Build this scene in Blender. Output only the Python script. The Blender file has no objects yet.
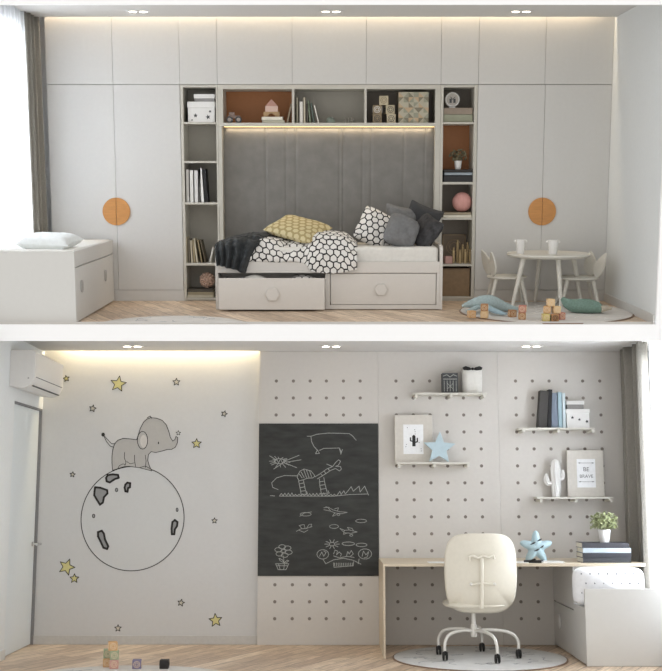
import bpy, math, random
from mathutils import Matrix, Vector, noise
random.seed(7)
PI = math.pi
S = bpy.context.scene
COL = S.collection

# ------------------------------------------------------------------ camera, world, light
F = 1100.0; D = 11.0
TH = math.atan(162.5 / F)
CX, CY = 331.0, 335.5

class Room:
    """A room frame: x right, y away from the viewer (back wall at 0), z up from its floor."""
    def __init__(s, th, floor_py):
        s.c, s.s = math.cos(th), math.sin(th)
        s.hc = 0.0
        s.hc = -s.p(331, floor_py, 0)[1]
    def ray(s, px, py):
        a = (px - CX) / F; b = (CY - py) / F
        return a, s.c + b * s.s, -s.s + b * s.c
    def p(s, px, py, y=0.0):
        a, e, h = s.ray(px, py); k = (D + y) / e
        return a * k, h * k + s.hc
    def P(s, px, py, y=0.0):
        x, z = s.p(px, py, y); return Vector((x, y, z))
    def g(s, px, py, z=0.0):
        a, e, h = s.ray(px, py); k = (z - s.hc) / h
        return a * k, e * k - D
TOP = Room(TH, 301.0)
BOT = Room(-TH, 644.5)
TOP.M = Matrix.Identity(4)
CAMLOC = Vector((0, -D, TOP.hc))
BOT.M = Matrix.Translation(CAMLOC) @ Matrix.Rotation(-2 * TH, 4, 'X') @ Matrix.Translation((0, D, -BOT.hc))

cam = bpy.data.cameras.new('camera'); co = bpy.data.objects.new('camera', cam); COL.objects.link(co)
cam.sensor_fit = 'HORIZONTAL'; cam.sensor_width = 36; cam.lens = F * 36 / 662
cam.clip_end = 200
co.location = CAMLOC; co.rotation_euler = (PI / 2 - TH, 0, 0)
S.camera = co
w = bpy.data.worlds.new('world'); S.world = w; w.use_nodes = True
bgn = w.node_tree.nodes['Background']; bgn.inputs[0].default_value = (1.0, 0.985, 0.965, 1); bgn.inputs[1].default_value = 0.68
S.view_settings.view_transform = 'Standard'; S.view_settings.look = 'None'
S.view_settings.gamma = 1; S.view_settings.exposure = 0.58; S.view_settings.use_curve_mapping = False

def area(name, R, loc, direction, sx, sy, energy, col):
    l = bpy.data.lights.new(name, 'AREA'); l.shape = 'RECTANGLE'; l.size = sx; l.size_y = sy
    l.energy = energy; l.color = col
    o = bpy.data.objects.new(name, l); COL.objects.link(o)
    q = Vector(direction).to_track_quat('-Z', 'Y' if abs(direction[1]) < .9 else 'Z')
    o.matrix_world = R.M @ Matrix.Translation(loc) @ q.to_matrix().to_4x4()
    return o
WARM = (1.0, 0.80, 0.55)
# daylight outside the windows
area('daylight_window_top', TOP, (-3.55, -0.95, 1.5), (1, -.12, -.12), 1.3, 2.2, 85, (0.90, 0.95, 1.0))
area('daylight_window_bottom', BOT, (3.55, -1.1, 1.55), (-1, .25, -.10), 1.3, 2.2, 200, (0.90, 0.95, 1.0))
# cove strips
def strip(name, R, loc, direction, length, energy):
    l = area(name, R, loc, direction, length, .03, energy, WARM)
    q = Matrix.Rotation(0, 4, 'Z')
    return l
COVE_T, COVE_B, ALC = 15.0, 11.5, 1.0

# ------------------------------------------------------------------ materials
def lin(c):
    r = []
    for v in c:
        v /= 255.0
        r.append(v / 12.92 if v <= .04045 else ((v + .055) / 1.055) ** 2.4)
    return (*r, 1)
MATS = {}
def mat(name, col, rough=.55, metal=0, var=.04, scale=30, bump=0, bscale=120, sheen=0, stretch=None):
    if name in MATS: return MATS[name]
    m = bpy.data.materials.new(name); m.use_nodes = True; nt = m.node_tree; N = nt.nodes; L = nt.links
    b = N['Principled BSDF']; b.inputs['Roughness'].default_value = rough; b.inputs['Metallic'].default_value = metal
    if sheen: b.inputs['Sheen Weight'].default_value = sheen
    tc = N.new('ShaderNodeTexCoord'); src = tc.outputs['Object']
    if stretch:
        mp = N.new('ShaderNodeMapping'); mp.inputs['Scale'].default_value = stretch; L.new(src, mp.inputs[0]); src = mp.outputs[0]
    n = N.new('ShaderNodeTexNoise'); n.inputs['Scale'].default_value = scale; n.inputs['Detail'].default_value = 4
    L.new(src, n.inputs['Vector'])
    c = lin(col)
    r = N.new('ShaderNodeValToRGB'); r.color_ramp.elements[0].position = .3; r.color_ramp.elements[1].position = .7
    r.color_ramp.elements[0].color = (*[max(0, x * (1 - var)) for x in c[:3]], 1)
    r.color_ramp.elements[1].color = (*[min(1, x * (1 + var)) for x in c[:3]], 1)
    L.new(n.outputs['Fac'], r.inputs[0]); L.new(r.outputs[0], b.inputs['Base Color'])
    if bump:
        n2 = N.new('ShaderNodeTexNoise'); n2.inputs['Scale'].default_value = bscale; n2.inputs['Detail'].default_value = 5
        L.new(src, n2.inputs['Vector'])
        bp = N.new('ShaderNodeBump'); bp.inputs['Strength'].default_value = bump; bp.inputs['Distance'].default_value = .01
        L.new(n2.outputs['Fac'], bp.inputs['Height']); L.new(bp.outputs[0], b.inputs['Normal'])
    MATS[name] = m; return m
def emis(name, col, st):
    m = bpy.data.materials.new(name); m.use_nodes = True; b = m.node_tree.nodes['Principled BSDF']
    b.inputs['Base Color'].default_value = lin(col); b.inputs['Emission Color'].default_value = lin(col); b.inputs['Emission Strength'].default_value = st
    MATS[name] = m; return m
def math_n(N, L, op, a, b=None):
    n = N.new('ShaderNodeMath'); n.operation = op
    for i, v in enumerate((a, b)):
        if v is None: continue
        if isinstance(v, (int, float)): n.inputs[i].default_value = v
        else: L.new(v, n.inputs[i])
    return n.outputs[0]
def hexmat(name, cell, light, dark, edge=.44):
    m = bpy.data.materials.new(name); m.use_nodes = True; nt = m.node_tree; N = nt.nodes; L = nt.links
    b = N['Principled BSDF']; b.inputs['Roughness'].default_value = .9
    uv = N.new('ShaderNodeUVMap'); sp = N.new('ShaderNodeSeparateXYZ'); L.new(uv.outputs[0], sp.inputs[0])
    res = []
    for off in (0, .5):
        x = math_n(N, L, 'ADD', math_n(N, L, 'MULTIPLY', sp.outputs[0], 1 / cell), off)
        y = math_n(N, L, 'ADD', math_n(N, L, 'MULTIPLY', sp.outputs[1], 1 / cell / 1.732), off)
        ax = math_n(N, L, 'ABSOLUTE', math_n(N, L, 'SUBTRACT', math_n(N, L, 'FRACT', x), .5))
        ay = math_n(N, L, 'MULTIPLY', math_n(N, L, 'ABSOLUTE', math_n(N, L, 'SUBTRACT', math_n(N, L, 'FRACT', y), .5)), 1.732)
        h = math_n(N, L, 'ADD', math_n(N, L, 'MULTIPLY', ax, .5), math_n(N, L, 'MULTIPLY', ay, .866))
        res.append(math_n(N, L, 'MAXIMUM', ax, h))
    d = math_n(N, L, 'MINIMUM', res[0], res[1])
    k = math_n(N, L, 'GREATER_THAN', d, edge)
    n = N.new('ShaderNodeTexNoise'); n.inputs['Scale'].default_value = 60
    mx = N.new('ShaderNodeMix'); mx.data_type = 'RGBA'
    L.new(k, mx.inputs[0]); mx.inputs[6].default_value = lin(light); mx.inputs[7].default_value = lin(dark)
    L.new(mx.outputs[2], b.inputs['Base Color'])
    bp = N.new('ShaderNodeBump'); bp.inputs['Strength'].default_value = .3; bp.inputs['Distance'].default_value = .005
    L.new(n.outputs[0], bp.inputs['Height']); L.new(bp.outputs[0], b.inputs['Normal'])
    MATS[name] = m; return m
def woodfloor(name, rotz):
    m = bpy.data.materials.new(name); m.use_nodes = True; nt = m.node_tree; N = nt.nodes; L = nt.links
    b = N['Principled BSDF']; b.inputs['Roughness'].default_value = .42
    tc = N.new('ShaderNodeTexCoord'); mp = N.new('ShaderNodeMapping'); mp.inputs['Rotation'].default_value = (0, 0, rotz)
    L.new(tc.outputs['Object'], mp.inputs[0])
    br = N.new('ShaderNodeTexBrick'); br.inputs['Scale'].default_value = 1; br.inputs['Brick Width'].default_value = 1.1
    br.inputs['Row Height'].default_value = .14; br.inputs['Mortar Size'].default_value = .003; br.inputs['Bias'].default_value = 0
    br.offset = .37; br.inputs['Color1'].default_value = lin((236, 216, 192)); br.inputs['Color2'].default_value = lin((196, 173, 150))
    br.inputs['Mortar'].default_value = lin((120, 100, 82)); L.new(mp.outputs[0], br.inputs[0])
    mp2 = N.new('ShaderNodeMapping'); mp2.inputs['Scale'].default_value = (1.5, 14, 1); L.new(mp.outputs[0], mp2.inputs[0])
    n = N.new('ShaderNodeTexNoise'); n.inputs['Scale'].default_value = 3; n.inputs['Detail'].default_value = 8; n.inputs['Distortion'].default_value = .6
    L.new(mp2.outputs[0], n.inputs['Vector'])
    r = N.new('ShaderNodeValToRGB'); r.color_ramp.elements[0].position = .35; r.color_ramp.elements[0].color = (.62, .58, .54, 1)
    r.color_ramp.elements[1].position = .68; r.color_ramp.elements[1].color = (1.12, 1.1, 1.08, 1); L.new(n.outputs[0], r.inputs[0])
    mx = N.new('ShaderNodeMix'); mx.data_type = 'RGBA'; mx.blend_type = 'MULTIPLY'; mx.inputs[0].default_value = .85
    L.new(br.outputs[0], mx.inputs[6]); L.new(r.outputs[0], mx.inputs[7]); L.new(mx.outputs[2], b.inputs['Base Color'])
    bp = N.new('ShaderNodeBump'); bp.inputs['Strength'].default_value = .15; L.new(n.outputs[0], bp.inputs['Height']); L.new(bp.outputs[0], b.inputs['Normal'])
    MATS[name] = m; return m
def sheermat():
    m = bpy.data.materials.new('sheer_fabric'); m.use_nodes = True; nt = m.node_tree; N = nt.nodes; L = nt.links
    N.remove(N['Principled BSDF']); out = N['Material Output']
    t = N.new('ShaderNodeBsdfTranslucent'); d = N.new('ShaderNodeBsdfDiffuse'); tr = N.new('ShaderNodeBsdfTransparent')
    n = N.new('ShaderNodeTexNoise'); n.inputs['Scale'].default_value = 200
    for q in (t, d): q.inputs[0].default_value = (.93, .94, .96, 1)
    a = N.new('ShaderNodeMixShader'); a.inputs[0].default_value = .4; L.new(t.outputs[0], a.inputs[1]); L.new(d.outputs[0], a.inputs[2])
    r = N.new('ShaderNodeMapRange'); r.inputs[3].default_value = .25; r.inputs[4].default_value = .45; L.new(n.outputs[0], r.inputs[0])
    c = N.new('ShaderNodeMixShader'); L.new(r.outputs[0], c.inputs[0]); L.new(a.outputs[0], c.inputs[1]); L.new(tr.outputs[0], c.inputs[2])
    L.new(c.outputs[0], out.inputs[0]); MATS['sheer'] = m; return m

WHITE = mat('white_lacquer', (206, 205, 202), .45, var=.012)
SHELLW = mat('slab_paint', (250, 250, 250), .7, var=.005)
WALLP = mat('wall_paint', (205, 205, 204), .8, var=.012, bump=.05, bscale=300)
WALLR = mat('cool_wall_paint', (220, 223, 223), .8, var=.012, bump=.05, bscale=300)
CEIL = mat('ceiling_paint', (208, 206, 203), .85, var=.01)
BEIGE = mat('beige_lacquer', (196, 193, 183), .5, var=.015)
BEIGED = mat('beige_grey_board', (172, 168, 158), .55, var=.02)
BROWNB = mat('brown_board', (170, 112, 66), .55, var=.03)
TAUPE = mat('taupe_board', (128, 120, 110), .55, var=.03)
VELVET = mat('grey_velvet', (127, 125, 121), .85, var=.10, scale=9, bump=.15, bscale=30, sheen=.3)
HANDLE = mat('caramel_wood', (196, 138, 76), .45, var=.08, scale=10, stretch=(1, 1, 6))
CARC = mat('carcass_board', (165, 163, 160), .6)
BLACK = mat('black_paint', (22, 22, 22), .5)
DGREY = mat('dark_grey', (66, 68, 70), .6)
FLOORM = woodfloor('oak_floor', math.radians(62))
FLOORB = woodfloor('oak_floor_rear', math.radians(118))
SHEER = sheermat()
CURT = mat('grey_curtain_fabric', (138, 134, 126), .9, var=.08, scale=60, bump=.2)
BEDW = mat('bed_lacquer', (214, 210, 204), .45, var=.012)
SHEET = mat('white_sheet', (222, 220, 214), .9, bump=.4, bscale=18)
HEX = hexmat('hexagon_print_fabric', .068, (228, 226, 222), (34, 33, 33), .41)
THROW = mat('charcoal_throw', (34, 39, 42), .7, var=.3, scale=40, bump=.5, bscale=60, sheen=.08)
PWHITE = mat('painted_white_wood', (212, 209, 200), .5, var=.02)
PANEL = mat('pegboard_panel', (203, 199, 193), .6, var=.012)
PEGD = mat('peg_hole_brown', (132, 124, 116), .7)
SLATE = mat('slate', (50, 51, 49), .75, var=.34, scale=5, stretch=(1, 1, 3.5), bump=.05)
CHALK = mat('chalk', (160, 162, 157), .95, var=.35, scale=160)
INK = mat('ink', (46, 44, 42), .8)
YEL = mat('star_yellow', (208, 200, 140), .8)
OAK = mat('pale_oak', (204, 190, 168), .5, var=.06, scale=14, stretch=(1, 6, 6))
CREAM = mat('cream_shell', (222, 217, 203), .3, var=.02)
METW = mat('white_metal', (228, 226, 220), .3, metal=.2)
CHROME = mat('chrome', (210, 210, 210), .2, metal=1)
GOLD = mat('brass_button', (190, 160, 90), .3, metal=.8)
LAMP = emis('lamp_glow', (255, 244, 224), 6)
LED = emis('led_strip_glow', (255, 214, 150), 2.2)
GLASS = bpy.data.materials.new('window_glass'); GLASS.use_nodes = True
_n = GLASS.node_tree.nodes; _l = GLASS.node_tree.links; _n.remove(_n['Principled BSDF'])
_t = _n.new('ShaderNodeBsdfTransparent'); _g = _n.new('ShaderNodeBsdfGlossy'); _g.inputs['Roughness'].default_value = .02
_f = _n.new('ShaderNodeFresnel'); _f.inputs[0].default_value = 1.3; _x = _n.new('ShaderNodeMixShader')
_l.new(_f.outputs[0], _x.inputs[0]); _l.new(_t.outputs[0], _x.inputs[1]); _l.new(_g.outputs[0], _x.inputs[2]); _l.new(_x.outputs[0], _n['Material Output'].inputs[0])
BLUEP = mat('pale_blue_plush', (164, 180, 181), .95, var=.12, scale=60, bump=.4)
GREENP = mat('sea_green_plush', (118, 143, 132), .95, var=.15, scale=60, bump=.4)
POTW = mat('white_ceramic', (228, 227, 224), .3, var=.01)
LEAF = mat('leaf_green', (112, 126, 84), .6, var=.3, scale=50)
LBLUE = mat('light_blue_paint', (182, 202, 210), .7)

# ------------------------------------------------------------------ mesh builder
BASE = {}
class MB:
    def __init__(s): s.v = []; s.f = []; s.m = []; s.uv = {}
    def add(s, vs, fs, m=0, uvs=None):
        o = len(s.v); s.v += [Vector(v) for v in vs]
        for i, f in enumerate(fs):
            if uvs: s.uv[len(s.f)] = [uvs[k] for k in f]
            s.f.append([k + o for k in f]); s.m.append(m)
        return s
    def box(s, x0, x1, y0, y1, z0, z1, m=0):
        x0, x1 = sorted((x0, x1)); y0, y1 = sorted((y0, y1)); z0, z1 = sorted((z0, z1))
        return s.add([(x, y, z) for z in (z0, z1) for y in (y0, y1) for x in (x0, x1)],
                     [(0, 2, 3, 1), (4, 5, 7, 6), (0, 1, 5, 4), (2, 6, 7, 3), (0, 4, 6, 2), (1, 3, 7, 5)], m)
    def obox(s, c, size, M, m=0):
        c = Vector(c); a, b, d = [q / 2 for q in size]
        vs = [c + M @ Vector((x, y, z)) for z in (-d, d) for y in (-b, b) for x in (-a, a)]
        return s.add(vs, [(0, 2, 3, 1), (4, 5, 7, 6), (0, 1, 5, 4), (2, 6, 7, 3), (0, 4, 6, 2), (1, 3, 7, 5)], m)
    def px(s, R, x0, x1, y0, y1, ya, yb, m=0):
        """box whose front face at depth ya covers these pixels"""
        ym = (y0 + y1) / 2
        X0 = R.p(x0, ym, ya)[0]; X1 = R.p(x1, ym, ya)[0]
        Z0 = R.p(331, y1, ya)[1]; Z1 = R.p(331, y0, ya)[1]
        return s.box(X0, X1, ya, yb, Z0, Z1, m)
    def tube(s, pts, r, n=10, m=0, sq=(1, 1)):
        pts = [Vector(p) for p in pts]; k = len(pts)
        rs = r if isinstance(r, (list, tuple)) else [r] * k
        vs = []; nrm = None
        for i, p in enumerate(pts):
            t = (pts[min(i + 1, k - 1)] - pts[max(i - 1, 0)]).normalized()
            if nrm is None:
                a = Vector((0, 0, 1)) if abs(t.z) < .9 else Vector((1, 0, 0)); nrm = (a - t * a.dot(t)).normalized()
            else: nrm = (nrm - t * nrm.dot(t)).normalized()
            bn = t.cross(nrm)
            for j in range(n):
                an = 2 * PI * j / n; vs.append(p + (nrm * math.cos(an) * sq[0] + bn * math.sin(an) * sq[1]) * rs[i])
        fs = [(i * n + j, i * n + (j + 1) % n, (i + 1) * n + (j + 1) % n, (i + 1) * n + j) for i in range(k - 1) for j in range(n)]
        fs += [tuple(range(n - 1, -1, -1)), tuple((k - 1) * n + j for j in range(n))]
        return s.add(vs, fs, m)
    def lathe(s, c, prof, n=24, m=0, M=None):
        vs = []; c = Vector(c)
        for r, z in prof:
            for j in range(n):
                a = 2 * PI * j / n; q = Vector((r * math.cos(a), r * math.sin(a), z)); vs.append(c + (M @ q if M else q))
        k = len(prof)
        fs = [(i * n + j, i * n + (j + 1) % n, (i + 1) * n + (j + 1) % n, (i + 1) * n + j) for i in range(k - 1) for j in range(n)]
        fs += [tuple(range(n - 1, -1, -1)), tuple((k - 1) * n + j for j in range(n))]
        return s.add(vs, fs, m)
    def sphere(s, c, r, n=16, m=0):
        r = r if isinstance(r, (tuple, list)) else (r, r, r); k = n // 2
        vs = []; fs = []
        for i in range(k + 1):
            t = PI * (i / k) * .998 + .003
            for j in range(n):
                a = 2 * PI * j / n
                vs.append((c[0] + r[0] * math.sin(t) * math.cos(a), c[1] + r[1] * math.sin(t) * math.sin(a), c[2] - r[2] * math.cos(t)))
        fs = [(i * n + j, i * n + (j + 1) % n, (i + 1) * n + (j + 1) % n, (i + 1) * n + j) for i in range(k) for j in range(n)]
        return s.add(vs, fs, m)
    def prism(s, pts, y0, y1, m=0):
        """outline (x,z) extruded in y; either winding"""
        A = sum(pts[i][0] * pts[(i + 1) % len(pts)][1] - pts[(i + 1) % len(pts)][0] * pts[i][1] for i in range(len(pts)))
        if A < 0: pts = pts[::-1]
        n = len(pts); y0, y1 = sorted((y0, y1))
        vs = [(x, y0, z) for x, z in pts] + [(x, y1, z) for x, z in pts]
        fs = [tuple(range(n)), tuple(range(2 * n - 1, n - 1, -1))] + [(i + n, (i + 1) % n + n, (i + 1) % n, i)[::1] for i in range(n)]
        return s.add(vs, fs, m)
    def line(s, pts, w, y, m=0, t=.0012, closed=False):
        """flat drawn stroke on a wall plane at depth y, points (x,z)"""
        if closed: pts = list(pts) + [pts[0]]
        for a, b in zip(pts[:-1], pts[1:]):
            a = Vector(a); b = Vector(b); d = b - a
            if d.length < 1e-6: continue
            d.normalize(); n = Vector((-d.y, d.x)) * w / 2; e = d * w * .3
            q = [a - e + n, b + e + n, b + e - n, a - e - n]
            s.prism([tuple(k) for k in q], y - t, y, m)
        return s
    def grid(s, fn, nu, nv, m=0, uvf=None, cu=False):
        vs = []; uvs = []
        for j in range(nv + 1):
            for i in range(nu + 1):
                vs.append(fn(i / nu, j / nv)); uvs.append(uvf(i / nu, j / nv) if uvf else (i / nu, j / nv))
        fs = [(j * (nu + 1) + i, j * (nu + 1) + i + 1, (j + 1) * (nu + 1) + i + 1, (j + 1) * (nu + 1) + i) for j in range(nv) for i in range(nu)]
        return s.add(vs, fs, m, uvs)

def build(mb, name, mats, R=None, parent=None, label=None, cat=None, group=None, kind=None, bevel=0, smooth=False, solid=0, base=None, sub=0):
    if not isinstance(mats, (list, tuple)): mats = [mats]
    if parent is not None: b = BASE[parent.name]
    elif base is not None: b = Vector(base)
    else:
        xs = [v.x for v in mb.v]; ys = [v.y for v in mb.v]; b = Vector(((min(xs) + max(xs)) / 2, (min(ys) + max(ys)) / 2, min(v.z for v in mb.v)))
    me = bpy.data.meshes.new(name); me.from_pydata([v - b for v in mb.v], [], mb.f)
    for m in mats: me.materials.append(m)
    for i, p in enumerate(me.polygons): p.material_index = mb.m[i]
    if mb.uv:
        ul = me.uv_layers.new(name='UVMap')
        for i, p in enumerate(me.polygons):
            if i in mb.uv:
                for k, li in enumerate(p.loop_indices): ul.data[li].uv = mb.uv[i][k]
    me.validate()
    if smooth:
        for p in me.polygons: p.use_smooth = True
        me.set_sharp_from_angle(angle=math.radians(42))
    me.update()
    o = bpy.data.objects.new(name, me); COL.objects.link(o)
    if parent is not None: o.parent = parent
    else: o.matrix_world = R.M @ Matrix.Translation(b)
    BASE[o.name] = b
    if label: o['label'] = label
    if cat: o['category'] = cat
    if group: o['group'] = group
    if kind: o['kind'] = kind
    if solid:
        md = o.modifiers.new('solid', 'SOLIDIFY'); md.thickness = solid; md.offset = 0
    if sub:
        md = o.modifiers.new('sub', 'SUBSURF'); md.levels = sub; md.render_levels = sub
    if bevel:
        md = o.modifiers.new('bevel', 'BEVEL'); md.width = bevel; md.segments = 2; md.limit_method = 'ANGLE'
    return o
def thing(R, name, label, cat, base, group=None):
    o = bpy.data.objects.new(name, None); COL.objects.link(o); o.empty_display_size = .1
    o.matrix_world = R.M @ Matrix.Translation(base); BASE[o.name] = Vector(base)
    o['label'] = label; o['category'] = cat
    if group: o['group'] = group
    return o
def struct(mb, name, m, R, **k): return build(mb, name, m, R, kind='structure', **k)
def rotz(a): return Matrix.Rotation(a, 3, 'Z')
def roty(a): return Matrix.Rotation(a, 3, 'Y')
def rotx(a): return Matrix.Rotation(a, 3, 'X')

# ================================================================== SHELLS
CUT = -1.74
HT = TOP.p(331, 17, -.06)[1]; HB = BOT.p(331, 352, 0)[1]
XRT = TOP.p(609.4, 165, 0)[0]                      # right wall of the upper room
XL = -3.02
# ---- upper room
struct(MB().box(XL - .1, XRT + .12, CUT, .5, -.015, 0), 'floor', FLOORM, TOP)
struct(MB().box(XL - .1, XRT + .12, .48, .53, 0, HT + .3), 'wall_back', WALLP, TOP)
struct(MB().box(XRT, XRT + .12, CUT, .48, 0, HT + .3), 'wall_right', WALLR, TOP)
struct(MB().box(XRT - .014, XRT, CUT + .002, -.03, 0, .085), 'baseboard_right', WHITE, TOP, bevel=.003)
struct(MB().box(XL - .1, XRT, CUT, -.07, HT, HT + .04).box(XL - .1, XRT + .12, CUT, .48, HT + .20, HT + .30), 'ceiling', CEIL, TOP)
wl = MB(); wy0, wy1, wz0, wz1 = -1.65, -.35, .35, 2.62
wl.box(XL - .1, XL, CUT, wy0, 0, HT + .04).box(XL - .1, XL, wy1, .48, 0, HT + .3).box(XL - .1, XL, wy0, wy1, 0, wz0).box(XL - .1, XL, wy0, wy1, wz1, HT + .04)
struct(wl, 'wall_left', WALLP, TOP)
def window(R, name, xa, xb, y0, y1, z0, z1):
    f = MB(); t = .05
    f.box(xa, xb, y0, y0 + t, z0, z1).box(xa, xb, y1 - t, y1, z0, z1).box(xa, xb, y0, y1, z0, z0 + t).box(xa, xb, y0, y1, z1 - t, z1)
    f.box(xa, xb, (y0 + y1) / 2 - .03, (y0 + y1) / 2 + .03, z0, z1)
    o = struct(f, name, METW, R)
    build(MB().box((xa + xb) / 2 - .004, (xa + xb) / 2 + .004, y0 + t, y1 - t, z0 + t, z1 - t), 'pane', GLASS, parent=o)
window(TOP, 'window_1', XL - .08, XL - .03, wy0, wy1, wz0, wz1)
# section faces of the slabs (roof slab edge, slab between the storeys)
z5 = TOP.p(331, 5.2, CUT)[1]
struct(MB().box(XL - .1, XRT + .12, CUT - .03, CUT - .001, z5, HT + .33), 'trim_1', SHELLW, TOP)
z325 = TOP.p(331, 324.6, CUT - .03)[1]; z341 = TOP.p(331, 341, CUT - .03)[1]
struct(MB().box(XL - .1, XRT + .3, CUT - .03, CUT - .002, z341, z325), 'trim_2', SHELLW, TOP)
xr = XRT + .001
struct(MB().box(xr, XRT + .3, CUT - .03, CUT - .001, z325, z5), 'trim_3', SHELLW, TOP)

def downlight(R, px, py, z, lab, grp):
    x, y = R.g(px, py, z)
    t = thing(R, 'ceiling_downlight', lab, 'ceiling light', (x, y, z), grp)
    build(MB().box(x - .11, x + .11, y - .045, y + .045, z - .004, z), 'frame', WHITE, parent=t, bevel=.002)
    for s in (-1, 1):
        build(MB().lathe((x + s * .05, y, z - .0065), [(.034, 0), (.034, .003)], 20), 'lamp', LAMP, parent=t)
for px, l in ((138, 'left'), (331, 'middle'), (521, 'right')):
    downlight(TOP, px, 11.3, HT, f'twin recessed ceiling light of the upper room, {l} of the three', 'twin downlights in the upper room')

# cove light strip above the cupboards
ys = .02
a = area('cove_light_top', TOP, ((XL + XRT) / 2, -.035, HT + .15), (0, -.15, -1), XRT - XL - .3, .03, COVE_T, WARM)

# ================================================================== CUPBOARD WALL
def WX(px): return XRT - .001 if px > 609 else TOP.p(px, 165, 0)[0]
UP = [(49.5, 115.3, 'leftmost'), (115.3, 181.4, 'second from the left'), (181.3, 218.5, 'narrow one above the left open tower'),
      (218.5, 292.7, 'left of the three above the bed'), (292.7, 365.8, 'middle of the three above the bed'), (365.8, 439.8, 'right of the three above the bed'),
      (439.8, 476.8, 'narrow one above the right open tower'), (476.8, 542.5, 'second from the right'), (542.5, 609.2, 'rightmost')]
def upcab(x0, x1, where):
    X0 = WX(x0); X1 = WX(x1); z0 = TOP.p(331, 84.4, 0)[1]; z1 = HT + .18
    t = thing(TOP, 'wall_cabinet', f'plain white flat-door upper cabinet under the ceiling, {where}', 'cabinet', ((X0 + X1) / 2, .2, z0), 'upper cabinets under the ceiling')
    build(MB().box(X0, X1, .02, .46, z0, z1), 'carcass', CARC, parent=t)
    build(MB().box(X0 + .0014, X1 - .0014, 0, .019, z0 + .001, z1 - .002), 'door', WHITE, parent=t, bevel=.0015)
for q in UP: upcab(*q)
def halfdisc(x, z, r, side):
    pts = [(x + side * .0018, z - r)] + [(x + side * max(.0018, r * math.sin(PI * i / 20)), z - r * math.cos(PI * i / 20)) for i in range(1, 20)] + [(x + side * .0018, z + r)]
    return pts
def wardrobe(x0, xm, x1, where):
    X0 = WX(x0); Xm = WX(xm); X1 = WX(x1)
    zt = TOP.p(331, 84.4, 0)[1] - .003; zp = TOP.p(331, 289.8, 0)[1]; zh = TOP.p(331, 211.5, 0)[1]
    t = thing(TOP, 'wardrobe', f'tall white two-door wardrobe with a round caramel handle, {where}', 'wardrobe', ((X0 + X1) / 2, .2, 0), 'tall white wardrobes')
    build(MB().box(X0, X1, .02, .46, 0.001, zt), 'carcass', CARC, parent=t)
    build(MB().box(X0, X1, .004, .019, .001, zp - .004), 'plinth', WHITE, parent=t)
    for a, b, sd in ((X0, Xm, -1), (Xm, X1, 1)):
        d = build(MB().box(a + .0014, b - .0014, 0, .019, zp, zt - .001), 'door', WHITE, parent=t, bevel=.0015)
        build(MB().prism(halfdisc(Xm, zh, .137, sd), -.018, 0), 'handle', HANDLE, parent=d, bevel=.002)
wardrobe(49.5, 115.3, 181.3, 'left of the bed wall')
wardrobe(476.8, 543.2, 609.2, 'right of the bed wall')

def tower(x0, x1, ix0, ix1, shelves, backs, name_lab, warm=False):
    t = thing(TOP, 'open_bookcase', name_lab, 'bookcase', (TOP.p((x0 + x1) / 2, 190)[0], .2, 0), 'open shelf towers')
    X0, X1, I0, I1 = WX(x0), WX(x1), WX(ix0), WX(ix1)
    zt = TOP.p(331, 84.4)[1] - .003
    for a, b in ((X0 + .001, I0), (I1, X1 - .001)): build(MB().box(a, b, 0, .37, .001, zt), 'side_panel', BEIGE, parent=t, bevel=.0015)
    zs = []
    for s0, s1 in shelves:
        za, zb = TOP.p(331, s1)[1], TOP.p(331, s0)[1]; zs.append((za, zb))
        build(MB().box(I0, I1, .004, .36, za, min(zb, zt)), 'shelf', BEIGE, parent=t, bevel=.0015)
    for i, m in enumerate(backs):
        build(MB().box(I0, I1, .355, .37, zs[i + 1][1], zs[i][0]), 'back_panel', m, parent=t)
    build(MB().box(I0, I1, .02, .035, .001, zs[-1][0]), 'plinth', BEIGE, parent=t)
    return t, I0, I1, [z[1] for z in zs[1:]]
LT, LI0, LI1, LZ = tower(181.5, 218.6, 184.3, 216.7, [(84.4, 87.3), (122, 124), (161, 163), (202.4, 204.6), (263, 265.6), (297.8, 299.6)],
   [BEIGED] * 5, 'tall narrow open grey-beige shelf tower at the left of the bed')
RT, RI0, RI1, RZ = tower(439.8, 476.6, 442.6, 473.3, [(84.4, 87.3), (122, 124), (182, 184.4), (217.5, 219.8), (264, 266.3), (296.5, 298.6)],
   [TAUPE, BROWNB, TAUPE, TAUPE, TAUPE], 'tall narrow open shelf tower with one orange-brown niche, right of the bed')
# bridge shelf above the bed
bz0, bz1 = TOP.p(331, 126.2)[1], TOP.p(331, 122.8)[1]
bt0 = TOP.p(331, 89)[1]; bt1 = TOP.p(331, 84.4)[1] - .003
BX0, BX1 = WX(218.7), WX(439.7)
t = thing(TOP, 'bridge_shelf', 'long open shelf of three niches spanning above the bed', 'shelf', ((BX0 + BX1) / 2, .2, bz0))
bi = [WX(q) for q in (223.8, 292.2, 294.6, 364.2, 366.4, 434.6)]
build(MB().box(BX0, BX1, 0, .37, bt0, bt1), 'top_board', BEIGE, parent=t, bevel=.0015)
build(MB().box(BX0, BX1, 0, .37, bz0, bz1), 'bottom_board', BEIGE, parent=t, bevel=.0015)
for a, b in ((BX0, bi[0]), (bi[1], bi[2]), (bi[3], bi[4]), (bi[5], BX1)):
    build(MB().box(a, b, .002, .36, bz1, bt0), 'divider', BEIGE, parent=t, bevel=.001)
for a, b, m in ((bi[0], bi[1], BROWNB), (bi[2], bi[3], BEIGED), (bi[4], bi[5], TAUPE)):
    build(MB().box(a, b, .355, .37, bz1, bt0), 'back_panel', m, parent=t)
build(MB().box(bi[0], bi[5], .10, .106, bz0 - .004, bz0), 'light_strip', LED, parent=t)
area('alcove_light', TOP, ((bi[0] + bi[5]) / 2, .105, bz0 - .02), (0, .3, -1), bi[5] - bi[0] - .05, .02, ALC, WARM)
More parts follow.
